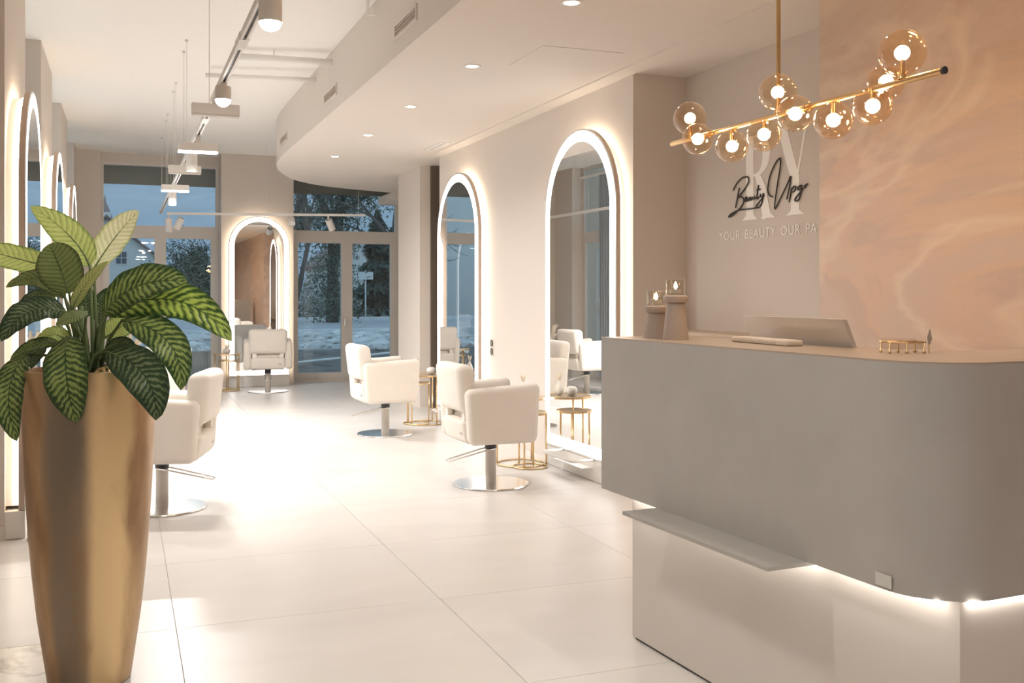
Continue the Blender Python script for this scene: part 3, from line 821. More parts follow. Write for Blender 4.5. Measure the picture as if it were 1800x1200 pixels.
# double socket on the right wall
so = thing('double_socket', 'double black wall socket beside the second right mirror', 'socket', (3.49, 9.60, 0.86))
for z in (0.0, 0.085):
    s_ = obj('socket_insert', lathe([(0.0, 0.012), (0.033, 0.012), (0.036, 0.004), (0.036, 0.0)], 24, cap=False), 'black', so, 30)
    s_.rotation_euler = (0, -PI/2, 0); s_.location = (-0.004, 0, z)
obj('cover_plate', box(-0.005, 0, -0.042, 0.042, -0.045, 0.13, bev=0.002, seg=1), 'wall', so)
# niche shelf in the logo recess
sh = thing('low_ledge', 'brown wooden ledge cabinet in the recess behind the candle holders', 'cabinet', (3.62, 5.45, 0))
obj('cabinet_body', box(0, 0.31, 0, 1.13, 0, 1.165), 'wood', sh)
obj('cabinet_top', box(-0.004, 0.31, -0.004, 1.13, 1.165, 1.182), 'wood', sh)

# ================================================================== RECEPTION DESK
ang = math.atan2(0.069, 1.277)          # 3.1 degrees off the room's axis
desk = thing('reception_desk', 'large grey-beige reception desk with rounded corner and glowing recessed base', 'desk', (1.90, 3.877, 0), 0)
# local axes: u along the front towards the camera, v to the right
U = Vector((math.sin(ang), -math.cos(ang))); V = Vector((math.cos(ang), math.sin(ang)))
def uv(u, v): p = U*u + V*v; return (p.x, p.y)
LEN = 1.815; RC = 0.20; DEP = 0.43; EXT = 1.42
def outline(off=0.0, rc=RC, u_start=0.0, dep=DEP, ext=EXT):
    pts = [uv(u_start, off)]
    n = 16
    cu, cv = LEN-off-rc, off+rc
    for k in range(n+1):
        a = PI/2*k/n
        pts.append(uv(cu + rc*math.sin(a), cv - rc*math.cos(a)))
    pts.append(uv(LEN-off, ext))
    pts.append(uv(LEN-dep, ext)); pts.append(uv(LEN-dep, dep)); pts.append(uv(u_start, dep))
    return pts
bm = prism(outline(), 0.6215, 1.258)
bmesh.ops.bevel(bm, geom=[e for e in bm.edges if abs(e.verts[0].co.z-e.verts[1].co.z) > 0.3 and (e.verts[0].co.xy-Vector(uv(0, 0))).length < 0.01], offset=0.008, segments=2, affect='EDGES')
obj('front_panel', bm, 'cement', desk, 25)
obj('counter_top', prism(outline(0.002), 1.258, 1.2635), 'counter', desk)
# base
bpts = [uv(0.105, 0.095), uv(1.795, 0.095), uv(1.795, 1.38), uv(1.42, 1.38), uv(1.42, 0.42), uv(0.105, 0.42)]
obj('base_panel', prism(bpts, 0.012, 0.6215), 'plinth', desk)
obj('base_shadow_gap', prism([uv(0.115, 0.105), uv(1.785, 0.105), uv(1.785, 1.37), uv(1.43, 1.37), uv(1.43, 0.41), uv(0.115, 0.41)], 0.0, 0.012), 'dark', desk)
for u0, u1, z_ in ((0.12, 0.43, 0.612), (0.46, 1.28, 0.5985), (1.31, 1.76, 0.612)):
    obj('led_strip', prism([uv(u0, 0.050), uv(u1, 0.050), uv(u1, 0.072), uv(u0, 0.072)], z_, z_+0.009), 'deskled', desk)
obj('led_strip', prism([uv(1.795, 0.12), uv(1.812, 0.12), uv(1.812, 1.36), uv(1.795, 1.36)], 0.612, 0.6214), 'deskled', desk)
# bag shelf
obj('bag_shelf', prism([uv(0.44, -0.150), uv(1.30, -0.150), uv(1.30, 0.095), uv(0.44, 0.095)], 0.608, 0.6213), 'cement', desk)
# sticker
st = obj('sticker', box(-0.0015, 0.0, -0.030, 0.030, -0.018, 0.018), 'sticker', desk)
p = uv(1.62, -0.002); st.location = (p[0], p[1], 0.648); st.rotation_euler = (0, 0, ang)
# worktop behind
wk = thing('work_table', 'low work surface behind the reception counter', 'desk', (1.90, 3.877, 0), 0)
obj('work_surface', prism([uv(0.02, 0.435), uv(1.37, 0.435), uv(1.37, 1.0), uv(0.02, 1.0)], 0.72, 0.75), 'wood', wk)
for (u_, v_) in ((0.06, 0.96), (1.33, 0.96), (0.06, 0.47), (1.33, 0.47)):
    q = uv(u_, v_); obj('leg', tube([(q[0], q[1], 0), (q[0], q[1], 0.72)], 0.02), 'frame', wk)
# monitor (seen from behind)
mo = thing('computer_monitor', 'slim silver computer monitor seen from behind over the counter', 'monitor', (2.475, 3.10, 0.75), -ang+0.03)
def mon(bm):
    for v in bm.verts:
        z = v.co.z; v.co.x -= (z-0.2)*0.42
    return bm
sc_ = mon(box(-0.012, 0.008, -0.31, 0.31, 0.24, 0.612, bev=0.006, seg=2))
obj('screen_shell', sc_, 'silver', mo, 30)
obj('display', mon(box(0.008, 0.010, -0.295, 0.295, 0.26, 0.60)), 'black', mo)
obj('stand', mon(box(0.006, 0.02, -0.05, 0.05, 0.01, 0.34)), 'silver', mo)
obj('foot', box(-0.02, 0.16, -0.11, 0.11, 0.0, 0.01), 'silver', mo)

# scalloped tray of five pads
ty = thing('scalloped_tray', 'row of five pale rounded holder pads in front of the monitor', 'tray', (2.215, 3.28, 1.2635), -ang)
for k in range(5):
    obj('pad', rbox(-0.035, 0.035, -0.042, 0.038, 0.0, 0.022, 0.008, 3), mat('tray_beige', (0.62, 0.54, 0.46), 0.5) if k == 0 else bpy.data.materials['tray_beige'], ty, True).location = (0.0, -0.075*k, 0)

# candle holders
def candle(loc, H, label):
    c = thing('candle_holder', label, 'candle holder', (loc[0], loc[1], 1.2635), 0, 'stone candle holders on the counter')
    obj('pedestal', lathe([(0.052, 0), (0.052, 0.006), (0.036, H*0.8), (0.034, H-0.03), (0, H-0.03)], 28, cap=False), 'stone', c, 40)
    obj('dish', lathe([(0.030, H-0.032), (0.046, H-0.028), (0.050, H-0.016), (0.048, H-0.004), (0.040, H), (0, H)], 28, cap=False), 'stone', c, 40)
    obj('glass_cup', lathe([(0.030, H), (0.038, H+0.004), (0.040, H+0.062), (0.038, H+0.062), (0.036, H+0.008), (0, H+0.006)], 28, cap=False), 'clear', c, True)
    cd = obj('candle', lathe([(0.024, H+0.008), (0.024, H+0.024), (0, H+0.024)], 20, cap=False), 'ceramic', c, 40)
    obj('flame', lathe([(0.002, H+0.024), (0.008, H+0.034), (0.006, H+0.044), (0.0, H+0.056)], 12, cap=False), 'flame', cd, True)
    light('POINT', (loc[0], loc[1], 1.2635+H+0.045), 0.15, (1, 0.6, 0.3), 0.01)
candle((2.075, 3.55), 0.178, 'taller stone candle holder with lit glass cup on the counter')
candle((2.07, 3.70), 0.135, 'shorter stone candle holder with lit glass cup, behind the taller one')

# card holder with gold feet
cb = thing('card_holder', 'clear acrylic card holder with gold rails at the right end of the counter', 'card holder', (2.27, 2.50, 1.2635), -0.3)
bm = box(-0.055, 0.055, -0.028, 0.028, 0.012, 0.014); box(-0.055, 0.055, 0.026, 0.028, 0.014, 0.045, bm); box(-0.055, 0.055, -0.028, -0.026, 0.014, 0.03, bm); box(0.053, 0.055, -0.026, 0.026, 0.014, 0.04, bm)
obj('acrylic_tray', bm, 'clear', cb)
for s in (-1, 1):
    obj('gold_rail', tube([(-0.06, s*0.031, 0.034), (0.06, s*0.031, 0.034)], 0.0028), 'gold', cb, True)
    for x in (-0.055, 0.0, 0.055):
        obj('foot', lathe([(0.004, 0), (0.006, 0.003), (0.003, 0.008), (0.003, 0.034)], 10, off=(x, s*0.031, 0)), 'gold', cb, True)
pn = thing('leaf_ornament', 'small beige leaf shaped ornament standing beside the card holder', 'ornament', (2.325, 2.447, 1.2635))
obj('stem', tube([(0, 0, 0), (0.0, 0, 0.03)], 0.002), 'gold', pn)
obj('blade', plateY([(0, 0.02), (0.012, 0.045), (0.004, 0.078), (-0.007, 0.05)], -0.001, 0.001), 'stone', pn)

# ================================================================== CHANDELIER
chd = thing('globe_chandelier', 'brass bar chandelier with amber glass globes above the desk', 'chandelier', (2.34, 3.236, 2.13))
obj('bar', tube([(0, 0.80, 0), (0, -0.83, 0)], 0.011, 12), 'golddark', chd, 40)
obj('end_cap', tube([(0, -0.83, 0), (0, -0.84, 0)], 0.012, 12), 'black', chd)
obj('rod', tube([(0, 0, 0.005), (0, 0, 0.925)], 0.009, 10), 'golddark', chd, 40)
obj('canopy', lathe([(0.06, 0.905), (0.06, 0.93), (0, 0.93)], 28, cap=False), 'golddark', chd, 40)
GL = [(0.0, 0.643, 0.092, 0.073), (-0.075, 0.456, -0.03, 0.066), (0.0, 0.313, -0.076, 0.068), (0.0, 0.092, -0.06, 0.067), (0.0, 0.003, 0.088, 0.072),
      (-0.07, -0.199, -0.032, 0.066), (0.0, -0.321, -0.07, 0.069), (0.0, -0.521, -0.055, 0.065), (0.0, -0.658, 0.092, 0.076), (0.075, -0.50, 0.035, 0.064)]
for (x, y, z, r_) in GL:
    gsp = bmesh.new(); bmesh.ops.create_uvsphere(gsp, u_segments=32, v_segments=20, radius=r_)
    o = obj('glass_globe', gsp, 'amber', chd, True); o.location = (x, y, z)
    bb = bmesh.new(); bmesh.ops.create_uvsphere(bb, u_segments=14, v_segments=10, radius=0.024)
    q = obj('bulb', bb, 'bulb', o, True)
    dx = Vector((x, 0, z)); dn = dx.normalized()
    a, b_ = dn*0.008, dx - dn*(r_-0.006)
    obj('socket', tube([(a.x, y, a.z), (b_.x, y, b_.z)], 0.013, 12), 'golddark', chd, 40)
    so_ = tube([tuple(-dn*(r_-0.006)), tuple(-dn*0.012)], 0.008, 10)
    obj('bulb_holder', so_, 'golddark', o, 40)

# ================================================================== LETTERING ON THE RECESS WALL
lg = thing('wall_lettering', 'pale wall lettering with large initials, black script and tagline behind the chandelier', 'sign', (3.93, 5.46, 1.94), -PI/2)
# local x runs to the right as read, local z up, local -y out of the wall
def letter(name, polys, m_, depth=0.002, parent=lg):
    bm = bmesh.new()
    for i_, pl in enumerate(polys):
        merge(bm, plateY(pl, -depth-0.00012*i_, -0.0005))
    return obj(name, bm, m_, parent)
# capital R, condensed high-contrast serif, 0.30 wide x 0.55 tall
def thick(pts, ws):
    """ribbon polygon along pts with widths ws (x,z plane)"""
    n = len(pts); L_ = []; R_ = []
    for i in range(n):
        a = Vector(pts[max(i-1, 0)]); b_ = Vector(pts[min(i+1, n-1)])
        d = (b_-a).normalized(); s = Vector((-d.y, d.x))*ws[i]/2
        p_ = Vector(pts[i]); L_.append(tuple(p_+s)); R_.append(tuple(p_-s))
    return [[L_[i], L_[i+1], R_[i+1], R_[i]] for i in range(n-1)]
RX = -0.36
R_polys = [[(RX+0.03, 0.0), (RX+0.115, 0.0), (RX+0.115, 0.56), (RX+0.03, 0.56)],
           [(RX-0.015, 0.0), (RX+0.16, 0.0), (RX+0.115, 0.035), (RX+0.03, 0.035)],
           [(RX-0.015, 0.56), (RX+0.115, 0.56), (RX+0.115, 0.545), (RX+0.03, 0.53)]]
bowl = []; bw = []
for k in range(15):
    a = PI/2 - PI*k/14
    bowl.append((RX+0.145+0.115*math.cos(a), 0.425+0.13*math.sin(a))); bw.append(0.018+0.062*math.cos(a)**1.5 if math.cos(a) > 0 else 0.018)
R_polys += [[(RX+0.11, 0.546), (RX+0.15, 0.564), (RX+0.15, 0.546), (RX+0.11, 0.54)], [(RX+0.11, 0.304), (RX+0.15, 0.304), (RX+0.15, 0.286), (RX+0.11, 0.286)]]
R_polys += thick(bowl, bw)
R_polys += thick([(RX+0.16, 0.30), (RX+0.21, 0.20), (RX+0.27, 0.0)], [0.05, 0.085, 0.085])
R_polys += [[(RX+0.20, 0.0), (RX+0.36, 0.0), (RX+0.31, 0.03), (RX+0.23, 0.03)]]
letter('letter_r', R_polys, 'letter')
YX = 0.04
Y_polys = thick([(YX+0.03, 0.56), (YX+0.10, 0.38), (YX+0.165, 0.22)], [0.085, 0.085, 0.08])
Y_polys += thick([(YX+0.27, 0.56), (YX+0.225, 0.38), (YX+0.18, 0.24)], [0.02, 0.018, 0.018])
Y_polys += [[(YX+0.12, 0.0), (YX+0.205, 0.0), (YX+0.205, 0.245), (YX+0.12, 0.27)], [(YX+0.07, 0.0), (YX+0.255, 0.0), (YX+0.205, 0.03), (YX+0.12, 0.03)],
            [(YX-0.04, 0.56), (YX+0.11, 0.56), (YX+0.075, 0.535), (YX-0.005, 0.535)], [(YX+0.22, 0.56), (YX+0.33, 0.56), (YX+0.28, 0.53), (YX+0.262, 0.53)]]
letter('letter_y', Y_polys, 'letter')
# tagline
tx_w = -0.655
for word in ('YOUR', 'BEAUTY', 'OUR', 'PA'):
    fc = bpy.data.curves.new('tagline_word', 'FONT'); fc.body = word; fc.size = 0.088; fc.space_character = 1.13; fc.extrude = 0.0015
    fo = bpy.data.objects.new('tmp_word', fc); C.objects.link(fo)
    bpy.context.view_layer.update()
    me_ = bpy.data.meshes.new_from_object(fo.evaluated_get(bpy.context.evaluated_depsgraph_get()))
    bpy.data.objects.remove(fo)
    me_.materials.clear(); me_.materials.append(M['letter'])
    tl = bpy.data.objects.new('tagline_word', me_); C.objects.link(tl); tl.parent = lg
    tl.rotation_euler = (PI/2, 0, 0); tl.location = (tx_w, -0.003, -0.122)
    tx_w += max(v.co.x for v in me_.vertices) + 0.052
# handwriting, traced as pen strokes
def spline(pts, n=6):
    P = [Vector((a, 0, b_)) for a, b_ in pts]; out = []
    for i in range(len(P)-1):
        p0 = P[max(i-1, 0)]; p1 = P[i]; p2 = P[i+1]; p3 = P[min(i+2, len(P)-1)]
        for k in range(n):
            t_ = k/n
            out.append(0.5*((2*p1) + (-p0+p2)*t_ + (2*p0-5*p1+4*p2-p3)*t_*t_ + (-p0+3*p1-3*p2+p3)*t_**3))
    out.append(P[-1]); return out
strokes = [
 [(0.086, 0.25), (0.079, 0.22), (0.072, 0.18), (0.062, 0.13), (0.056, 0.09)],
 [(0.036, 0.236), (0.062, 0.285), (0.105, 0.325), (0.15, 0.325), (0.158, 0.29), (0.13, 0.235), (0.09, 0.19), (0.075, 0.172), (0.10, 0.172), (0.118, 0.155), (0.117, 0.12), (0.09, 0.08), (0.055, 0.05), (0.02, 0.025), (0.0, 0.022), (0.012, 0.038), (0.045, 0.055), (0.09, 0.068), (0.15, 0.066), (0.21, 0.066)],
 [(0.132, 0.135), (0.145, 0.152), (0.139, 0.165), (0.13, 0.15), (0.133, 0.13), (0.152, 0.135)],
 [(0.172, 0.158), (0.16, 0.15), (0.158, 0.135), (0.17, 0.138), (0.174, 0.155), (0.174, 0.136), (0.182, 0.14)],
 [(0.188, 0.160), (0.186, 0.142), (0.198, 0.142), (0.203, 0.160), (0.203, 0.142), (0.213, 0.148)],
 [(0.232, 0.245), (0.226, 0.20), (0.220, 0.155), (0.224, 0.138), (0.236, 0.15)], [(0.218, 0.206), (0.245, 0.21)],
 [(0.246, 0.172), (0.244, 0.15), (0.258, 0.15), (0.268, 0.175), (0.262, 0.13), (0.248, 0.08), (0.226, 0.066), (0.215, 0.078), (0.234, 0.105), (0.262, 0.14), (0.274, 0.16)],
 [(0.335, 0.135), (0.312, 0.15), (0.30, 0.20), (0.312, 0.29), (0.345, 0.375), (0.375, 0.42), (0.39, 0.41), (0.385, 0.34), (0.37, 0.24), (0.355, 0.13), (0.348, 0.055), (0.356, 0.045), (0.40, 0.14), (0.44, 0.225), (0.458, 0.27), (0.452, 0.20), (0.432, 0.10)],
 [(0.466, 0.185), (0.458, 0.13), (0.448, 0.075)], [(0.462, 0.165), (0.48, 0.19), (0.492, 0.18), (0.483, 0.155), (0.466, 0.148)],
 [(0.524, 0.190), (0.508, 0.18), (0.507, 0.16), (0.522, 0.165), (0.530, 0.19), (0.524, 0.13), (0.510, 0.082), (0.49, 0.078), (0.488, 0.095), (0.51, 0.125), (0.54, 0.165)],
 [(0.548, 0.185), (0.552, 0.165), (0.556, 0.185), (0.57, 0.192)],
]
bm = bmesh.new()
for s_ in strokes:
    pts = spline([(x*1.52, z*0.83) for x, z in s_], 5)
    tube([(p_.x, -0.009, p_.z) for p_ in pts], 0.0048, 6, bm)
script_ = obj('script_lettering', bm, 'ink', lg, True)
script_.location = (-0.53, 0, 0.02)

# ================================================================== PLANTER AND PLANT
pl = thing('gold_planter', 'tall tapered aged gold planter at the left edge', 'planter', (-0.114, 4.117, 0))
prof = [(0.135, 0.0), (0.146, 0.004), (0.160, 0.10), (0.182, 0.25), (0.200, 0.42), (0.214, 0.60), (0.224, 0.78), (0.231, 0.95), (0.235, 1.10), (0.236, 1.165), (0.222, 1.168), (0.218, 1.12), (0.216, 1.06), (0, 1.06)]
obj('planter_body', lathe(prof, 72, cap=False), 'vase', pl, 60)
obj('potting_soil', lathe([(0.214, 1.13), (0.10, 1.14), (0, 1.145)], 28, cap=False), 'soil', pl, True)
for k, (a, d, z, sc_, lb) in enumerate(((-0.62, 0.165, 1.175, 1.25, 'largest shiny gold pebble at the planter rim right of the hanging centre leaf'),
                                (-1.20, 0.150, 1.160, 0.9, 'small gold pebble at the planter rim beside the hanging centre leaf'),
                                (-0.20, 0.165, 1.150, 0.9, 'gold pebble at the planter rim under the right drooping leaf'),
                                (2.4, 0.15, 1.115, 1.0, 'gold pebble on the soil at the back of the planter'))):
    bm = bmesh.new(); bmesh.ops.create_icosphere(bm, subdivisions=2, radius=0.032*sc_)
    for v in bm.verts: v.co = Vector((v.co.x*1.25, v.co.y, v.co.z*0.85))*(1+0.08*math.sin(v.co.x*160+k))
    o = obj('gold_pebble', bm, 'peb', None, True); o.location = (-0.114+d*math.cos(a), 4.117+d*math.sin(a), z)
    tag(o, lb, 'pebble', 'gold pebbles on the planter soil')

plant = thing('dumb_cane_plant', 'bushy plant with broad variegated green leaves in the gold planter', 'plant', (-0.114, 4.117, 0))
LEAVES = [
((0.0, 0.0, 1.551), (-0.075, 0.061, 1.67), (-0.211, 0.103, 1.779), 0.117, 'light'),
((0.013, 0.049, 1.543), (0.094, 0.071, 1.674), (0.175, 0.04, 1.766), 0.132, 'pale'),
((-0.131, 0.136, 1.548), (-0.284, 0.238, 1.589), (-0.425, 0.271, 1.632), 0.11, 'light'),
((-0.071, -0.026, 1.448), (-0.105, -0.045, 1.555), (-0.14, 0.001, 1.634), 0.159, 'olive'),
((-0.088, 0.034, 1.431), (-0.173, 0.024, 1.503), (-0.287, 0.025, 1.471), 0.08, 'olive'),
((-0.056, -0.064, 1.393), (-0.009, -0.082, 1.486), (0.065, -0.089, 1.568), 0.059, 'lightolive'),
((-0.078, -0.056, 1.381), (-0.194, -0.139, 1.383), (-0.28, -0.192, 1.281), 0.126, 'dark'),
((0.049, -0.062, 1.376), (0.172, -0.174, 1.477), (0.334, -0.3, 1.489), 0.172, 'medium'),
((0.06, -0.023, 1.371), (0.296, -0.2, 1.423), (0.483, -0.358, 1.276), 0.15, 'bright'),
((0.114, -0.108, 1.351), (0.269, -0.275, 1.272), (0.31, -0.312, 1.101), 0.125, 'medium'),
((0.061, -0.131, 1.235), (0.187, -0.34, 1.16), (0.223, -0.376, 1.005), 0.148, 'dark'),
((-0.076, -0.099, 1.29), (-0.068, -0.263, 1.156), (-0.037, -0.253, 0.992), 0.151, 'medium'),
((-0.218, 0.02, 1.225), (-0.263, -0.113, 1.099), (-0.232, -0.168, 0.927), 0.11, 'medium'),
((-0.079, 0.009, 1.265), (-0.129, 0.007, 1.295), (-0.191, 0.009, 1.246), 0.072, 'light'),
((-0.105, -0.013, 1.262), (-0.187, -0.035, 1.26), (-0.265, -0.048, 1.209), 0.054, 'medium'),
((0.052, 0.002, 1.28), (0.108, 0.001, 1.322), (0.156, -0.007, 1.361), 0.112, 'light'),
((0.057, -0.054, 1.24), (0.112, -0.107, 1.265), (0.167, -0.15, 1.234), 0.055, 'dark'),
((-0.007, -0.147, 1.382), (-0.053, -0.194, 1.365), (-0.105, -0.217, 1.336), 0.065, 'olive'),
((-0.132, 0.158, 1.435), (-0.201, 0.206, 1.439), (-0.259, 0.229, 1.408), 0.057, 'dark'),
((-0.148, 0.057, 1.272), (-0.18, 0.069, 1.236), (-0.208, 0.08, 1.165), 0.069, 'dark'),
((-0.02, 0.136, 1.351), (-0.021, 0.169, 1.439), (-0.042, 0.177, 1.501), 0.067, 'dark'),
((0.034, 0.094, 1.329), (0.046, 0.133, 1.417), (0.075, 0.132, 1.466), 0.075, 'dark'),
]
FACE = Vector((-0.30, -0.80, 0.52)).normalized()
def leaf(b0, m0, t0, width, kind, idx):
    B, Mi, T = Vector(b0), Vector(m0), Vector(t0)
    Q = 2*Mi - 0.5*(B+T)
    nu, nv = 18, 8
    bm = bmesh.new(); uvl = bm.loops.layers.uv.new('UVMap')
    rows = []
    for i in range(nu+1):
        u = i/nu
        p_ = B*(1-u)**2 + Q*2*u*(1-u) + T*u*u
        d = ((Q-B)*2*(1-u) + (T-Q)*2*u).normalized()
        s = d.cross(FACE)
        if s.length < 0.3: s = d.cross(FACE) + d.cross(Vector((0.9, -0.3, 0.2)))*0.3
        s.normalize()
        nrm = s.cross(d).normalized()
        if nrm.dot(FACE) < 0: nrm = -nrm
        # blade outline: broad oval with a drawn-out tip
        wdt = width*0.5*min(1.0, (math.sin(PI*min(1, u**0.80)))**0.62*1.04) if 0 < u < 1 else 0.0006
        if u == 0: wdt = width*0.03
        row = []
        for j in range(nv+1):
            v = j/nv*2-1
            fold = 0.20*abs(v)*wdt - 0.10*wdt*v*v
            rip = 0.035*wdt*abs(v)*math.sin(u*26+idx*1.7+(1 if v > 0 else 0))
            row.append((bm.verts.new(p_ + s*wdt*v + nrm*(fold+rip)), (u, (v+1)/2)))
        rows.append(row)
    for i in range(nu):
        for j in range(nv):
            q = (rows[i][j], rows[i+1][j], rows[i+1][j+1], rows[i][j+1])
            f_ = bm.faces.new([x[0] for x in q])
            for lp, x in zip(f_.loops, q): lp[uvl].uv = x[1]
    o = obj('leaf', bm, 'leaf_'+kind, plant, True)
    # petiole from the crown to the blade, running on as the raised midrib
    crown = Vector((random.uniform(-0.03, 0.03), random.uniform(-0.03, 0.03), 1.10))
    st_ = [crown, crown.lerp(B, 0.5)+Vector((0, 0, 0.05)), B]
    rib = [B*(1-u)**2 + Q*2*u*(1-u) + T*u*u - FACE*0.002 for u in (0.15, 0.35, 0.6, 0.8)]
    pts = st_ + rib
    obj('petiole', tube([tuple(x) for x in pts], 0.004, 6, radii=[0.010, 0.007, 0.005, 0.004, 0.003, 0.002, 0.001]), 'stem', o, True)
for i, L_ in enumerate(LEAVES): leaf(*L_, i)
obj('cane', tube([(-0.02, 0.0, 1.07), (-0.015, 0.0, 1.25), (-0.03, -0.02, 1.40)], 0.016, 10, radii=[0.02, 0.016, 0.008]), 'stem', plant, True)
obj('cane', tube([(0.03, 0.02, 1.07), (0.035, 0.01, 1.22), (0.05, -0.02, 1.36)], 0.014, 10, radii=[0.018, 0.014, 0.008]), 'stem', plant, True)

# ================================================================== OUTSIDE
gnd = struct('ground', box(-60, 90, 16.95, 160, -0.30, -0.06), 'soil')
struct('ground_rubble', box(-40, 60, 26.5, 37.5, -0.06, -0.02), 'rubble')
struct('ground_road', box(-60, 90, 38.0, 53.0, -0.06, 0.0), 'asphalt')
struct('trim_3', box(-60, 90, 53.0, 54.2, -0.06, 0.16), 'kerb')
struct('trim_4', box(-60, 90, 37.5, 38.0, -0.06, 0.10), 'kerb')
struct('trim_5', box(-10, 12, 17.25, 17.75, -0.06, 0.0), 'kerb')
struct('ground_step', box(-10, 12, 16.95, 17.25, -0.06, -0.01), 'planter')
# rubble stones: past counting
bm = bmesh.new()
for k in range(650):
    x = random.uniform(-14, 26); y = random.uniform(25.5, 37.3); s = random.uniform(0.08, 0.38)
    tb = bmesh.new(); bmesh.ops.create_icosphere(tb, subdivisions=1, radius=s)
    for v in tb.verts: v.co = Vector((v.co.x*random.uniform(0.7, 1.4), v.co.y*random.uniform(0.7, 1.4), v.co.z*0.45))
    bmesh.ops.translate(tb, verts=tb.verts, vec=(x, y, 0.0)); merge(bm, tb)
tag(obj('rubble_stones', bm, 'rock'), 'pale grey rubble stones strewn between shop and road', 'rubble', kind='stuff')
tag(obj('garden_hose', tube([(2.2, 19.8, 0.02), (4.0, 21.5, 0.03), (5.8, 22.4, 0.10), (7.6, 22.3, 0.35), (9.2, 22.0, 0.8)], 0.03, 8), 'hose', None, True), 'white hose lying in an arc over the rubble', 'hose')
tag(obj('concrete_wall', box(0.55, 1.62, 17.9, 18.2, -0.06, 0.46), 'planter'), 'low grey concrete wall just outside the left window', 'wall')

# hill
bm = bmesh.new(); n = 70; grid = []
for i in range(n+1):
    row = []
    for j in range(9):
        x = -160 + 420*i/n; y = 190 + 22*j
        h_ = (j/8)**0.8*(50 + 8*math.sin(i*0.21) + 4*math.sin(i*0.53+1) + 1.5*math.sin(i*1.7))
        row.append(bm.verts.new((x, y, max(-1, h_) + random.uniform(-0.5, 0.5))))
    grid.append(row)
for i in range(n):
    for j in range(8): bm.faces.new((grid[i][j], grid[i+1][j], grid[i+1][j+1], grid[i][j+1]))
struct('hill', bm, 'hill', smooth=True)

# trees
def branches(bm, p, d, L_, r_, depth, tips, spread=0.5):
    q = p + d*L_*0.5 + Vector((random.uniform(-1, 1), random.uniform(-1, 1), random.uniform(-0.3, 0.5)))*L_*0.08
    e_ = p + d*L_
    tube([p, q, e_], r_, 5, bm, radii=[r_, r_*0.85, r_*0.68])
    tips.append(e_)
    if depth == 0: return
    for k in range(random.choice((2, 3))):
        nd = (d + Vector((random.uniform(-1, 1), random.uniform(-1, 1), random.uniform(-0.5, 0.6)))*spread*1.5).normalized()
        branches(bm, e_ if k else q, nd, L_*random.uniform(0.62, 0.85), r_*0.6, depth-1, tips, spread)
def leafcloud(centers, rad, per, size, mname, name, parent, squash=1.0):
    bm = bmesh.new()
    for c in centers:
        for k in range(per):
            v = Vector((random.gauss(0, 1), random.gauss(0, 1), random.gauss(0, 1)*squash))*rad*0.5 + c
            a = Vector((random.uniform(-1, 1), random.uniform(-1, 1), random.uniform(-1, 1))).normalized()
            b_ = a.orthogonal().normalized(); s = size*random.uniform(0.6, 1.4)
            bm.faces.new((bm.verts.new(v-a*s), bm.verts.new(v+b_*s*0.5), bm.verts.new(v+a*s), bm.verts.new(v-b_*s*0.5)))
    return obj(name, bm, mname, parent, False, 'stuff')
def tree(x, y, h_, label, depth=5, ivy=0, lean=(0, 0), r_=0.3, spread=0.5, kind='bark'):
    t_ = thing('bare_tree', label, 'tree', (x, y, -0.06), 0, 'bare winter trees beyond the road')
    bm = bmesh.new(); tips = []
    branches(bm, Vector((0, 0, 0)), Vector((lean[0], lean[1], 1)).normalized(), h_*0.32, r_, depth, tips, spread)
    obj('trunk_and_branches', bm, kind, t_, False, 'stuff')
    if ivy:
        cs = [Vector((lean[0]*z, lean[1]*z, z)) for z in [h_*0.5*k/14 for k in range(15)]] + tips[:8]
        leafcloud(cs, ivy, 260, 0.09, 'ivy', 'ivy', t_, 0.9)
    return t_
tree(9.75, 50.0, 15, 'bare tree with ivy covered trunk seen through the left door leaf', 6, ivy=1.3, r_=0.35)
tree(8.0, 58.0, 13, 'bare tree left of the ivy covered trunk', 5, ivy=0.9, r_=0.28)
tree(12.9, 46.0, 13, 'bare spreading tree whose twigs cross the door transom', 6, r_=0.16, spread=0.62, lean=(-0.28, 0))
tree(7.2, 47.0, 12, 'leaning bare tree at the left of the door transom', 5, r_=0.15, lean=(0.22, 0), spread=0.4)
tree(4.3, 62.0, 6.5, 'bare tree behind the right leaf of the left window', 6, ivy=1.6, r_=0.2, spread=0.6)
tree(-7.0, 48.0, 9, 'bare street tree left, seen only in the mirrors', 6, r_=0.2, spread=0.6)
def conifer(x, y, h_, label, rad=2.0):
    t_ = thing('conifer', label, 'tree', (x, y, -0.06), 0, 'dark evergreen trees beyond the road')
    obj('trunk', tube([(0, 0, 0), (0, 0, h_)], 0.15, 6, radii=[0.2, 0.03]), 'bark', t_)
    bm = bmesh.new()
    for k in range(5200):
        z = h_*(0.05 + 0.95*random.random()**1.1); rr = rad*(1-z/h_)**0.75*(0.75+0.25*math.sin(z*5))
        a = random.uniform(0, 2*PI); d = rr*random.random()**0.5
        v = Vector((d*math.cos(a), d*math.sin(a), z)); s = 0.16
        e1 = Vector((math.cos(a), math.sin(a), -0.5)).normalized()*s*1.5; e2 = Vector((-math.sin(a), math.cos(a), random.uniform(-.5, .5)))*s*0.5
        bm.faces.new((bm.verts.new(v-e1), bm.verts.new(v+e2), bm.verts.new(v+e1), bm.verts.new(v-e2)))
    obj('needles', bm, 'conifer', t_, False, 'stuff')
conifer(13.7, 57.0, 6.2, 'dark conifer seen through the right door leaf', 1.9)
conifer(15.6, 61.0, 5.5, 'second dark conifer right of the house', 1.6)
conifer(4.9, 72.0, 4.6, 'tall dark evergreen behind the left window leaf', 2.6)
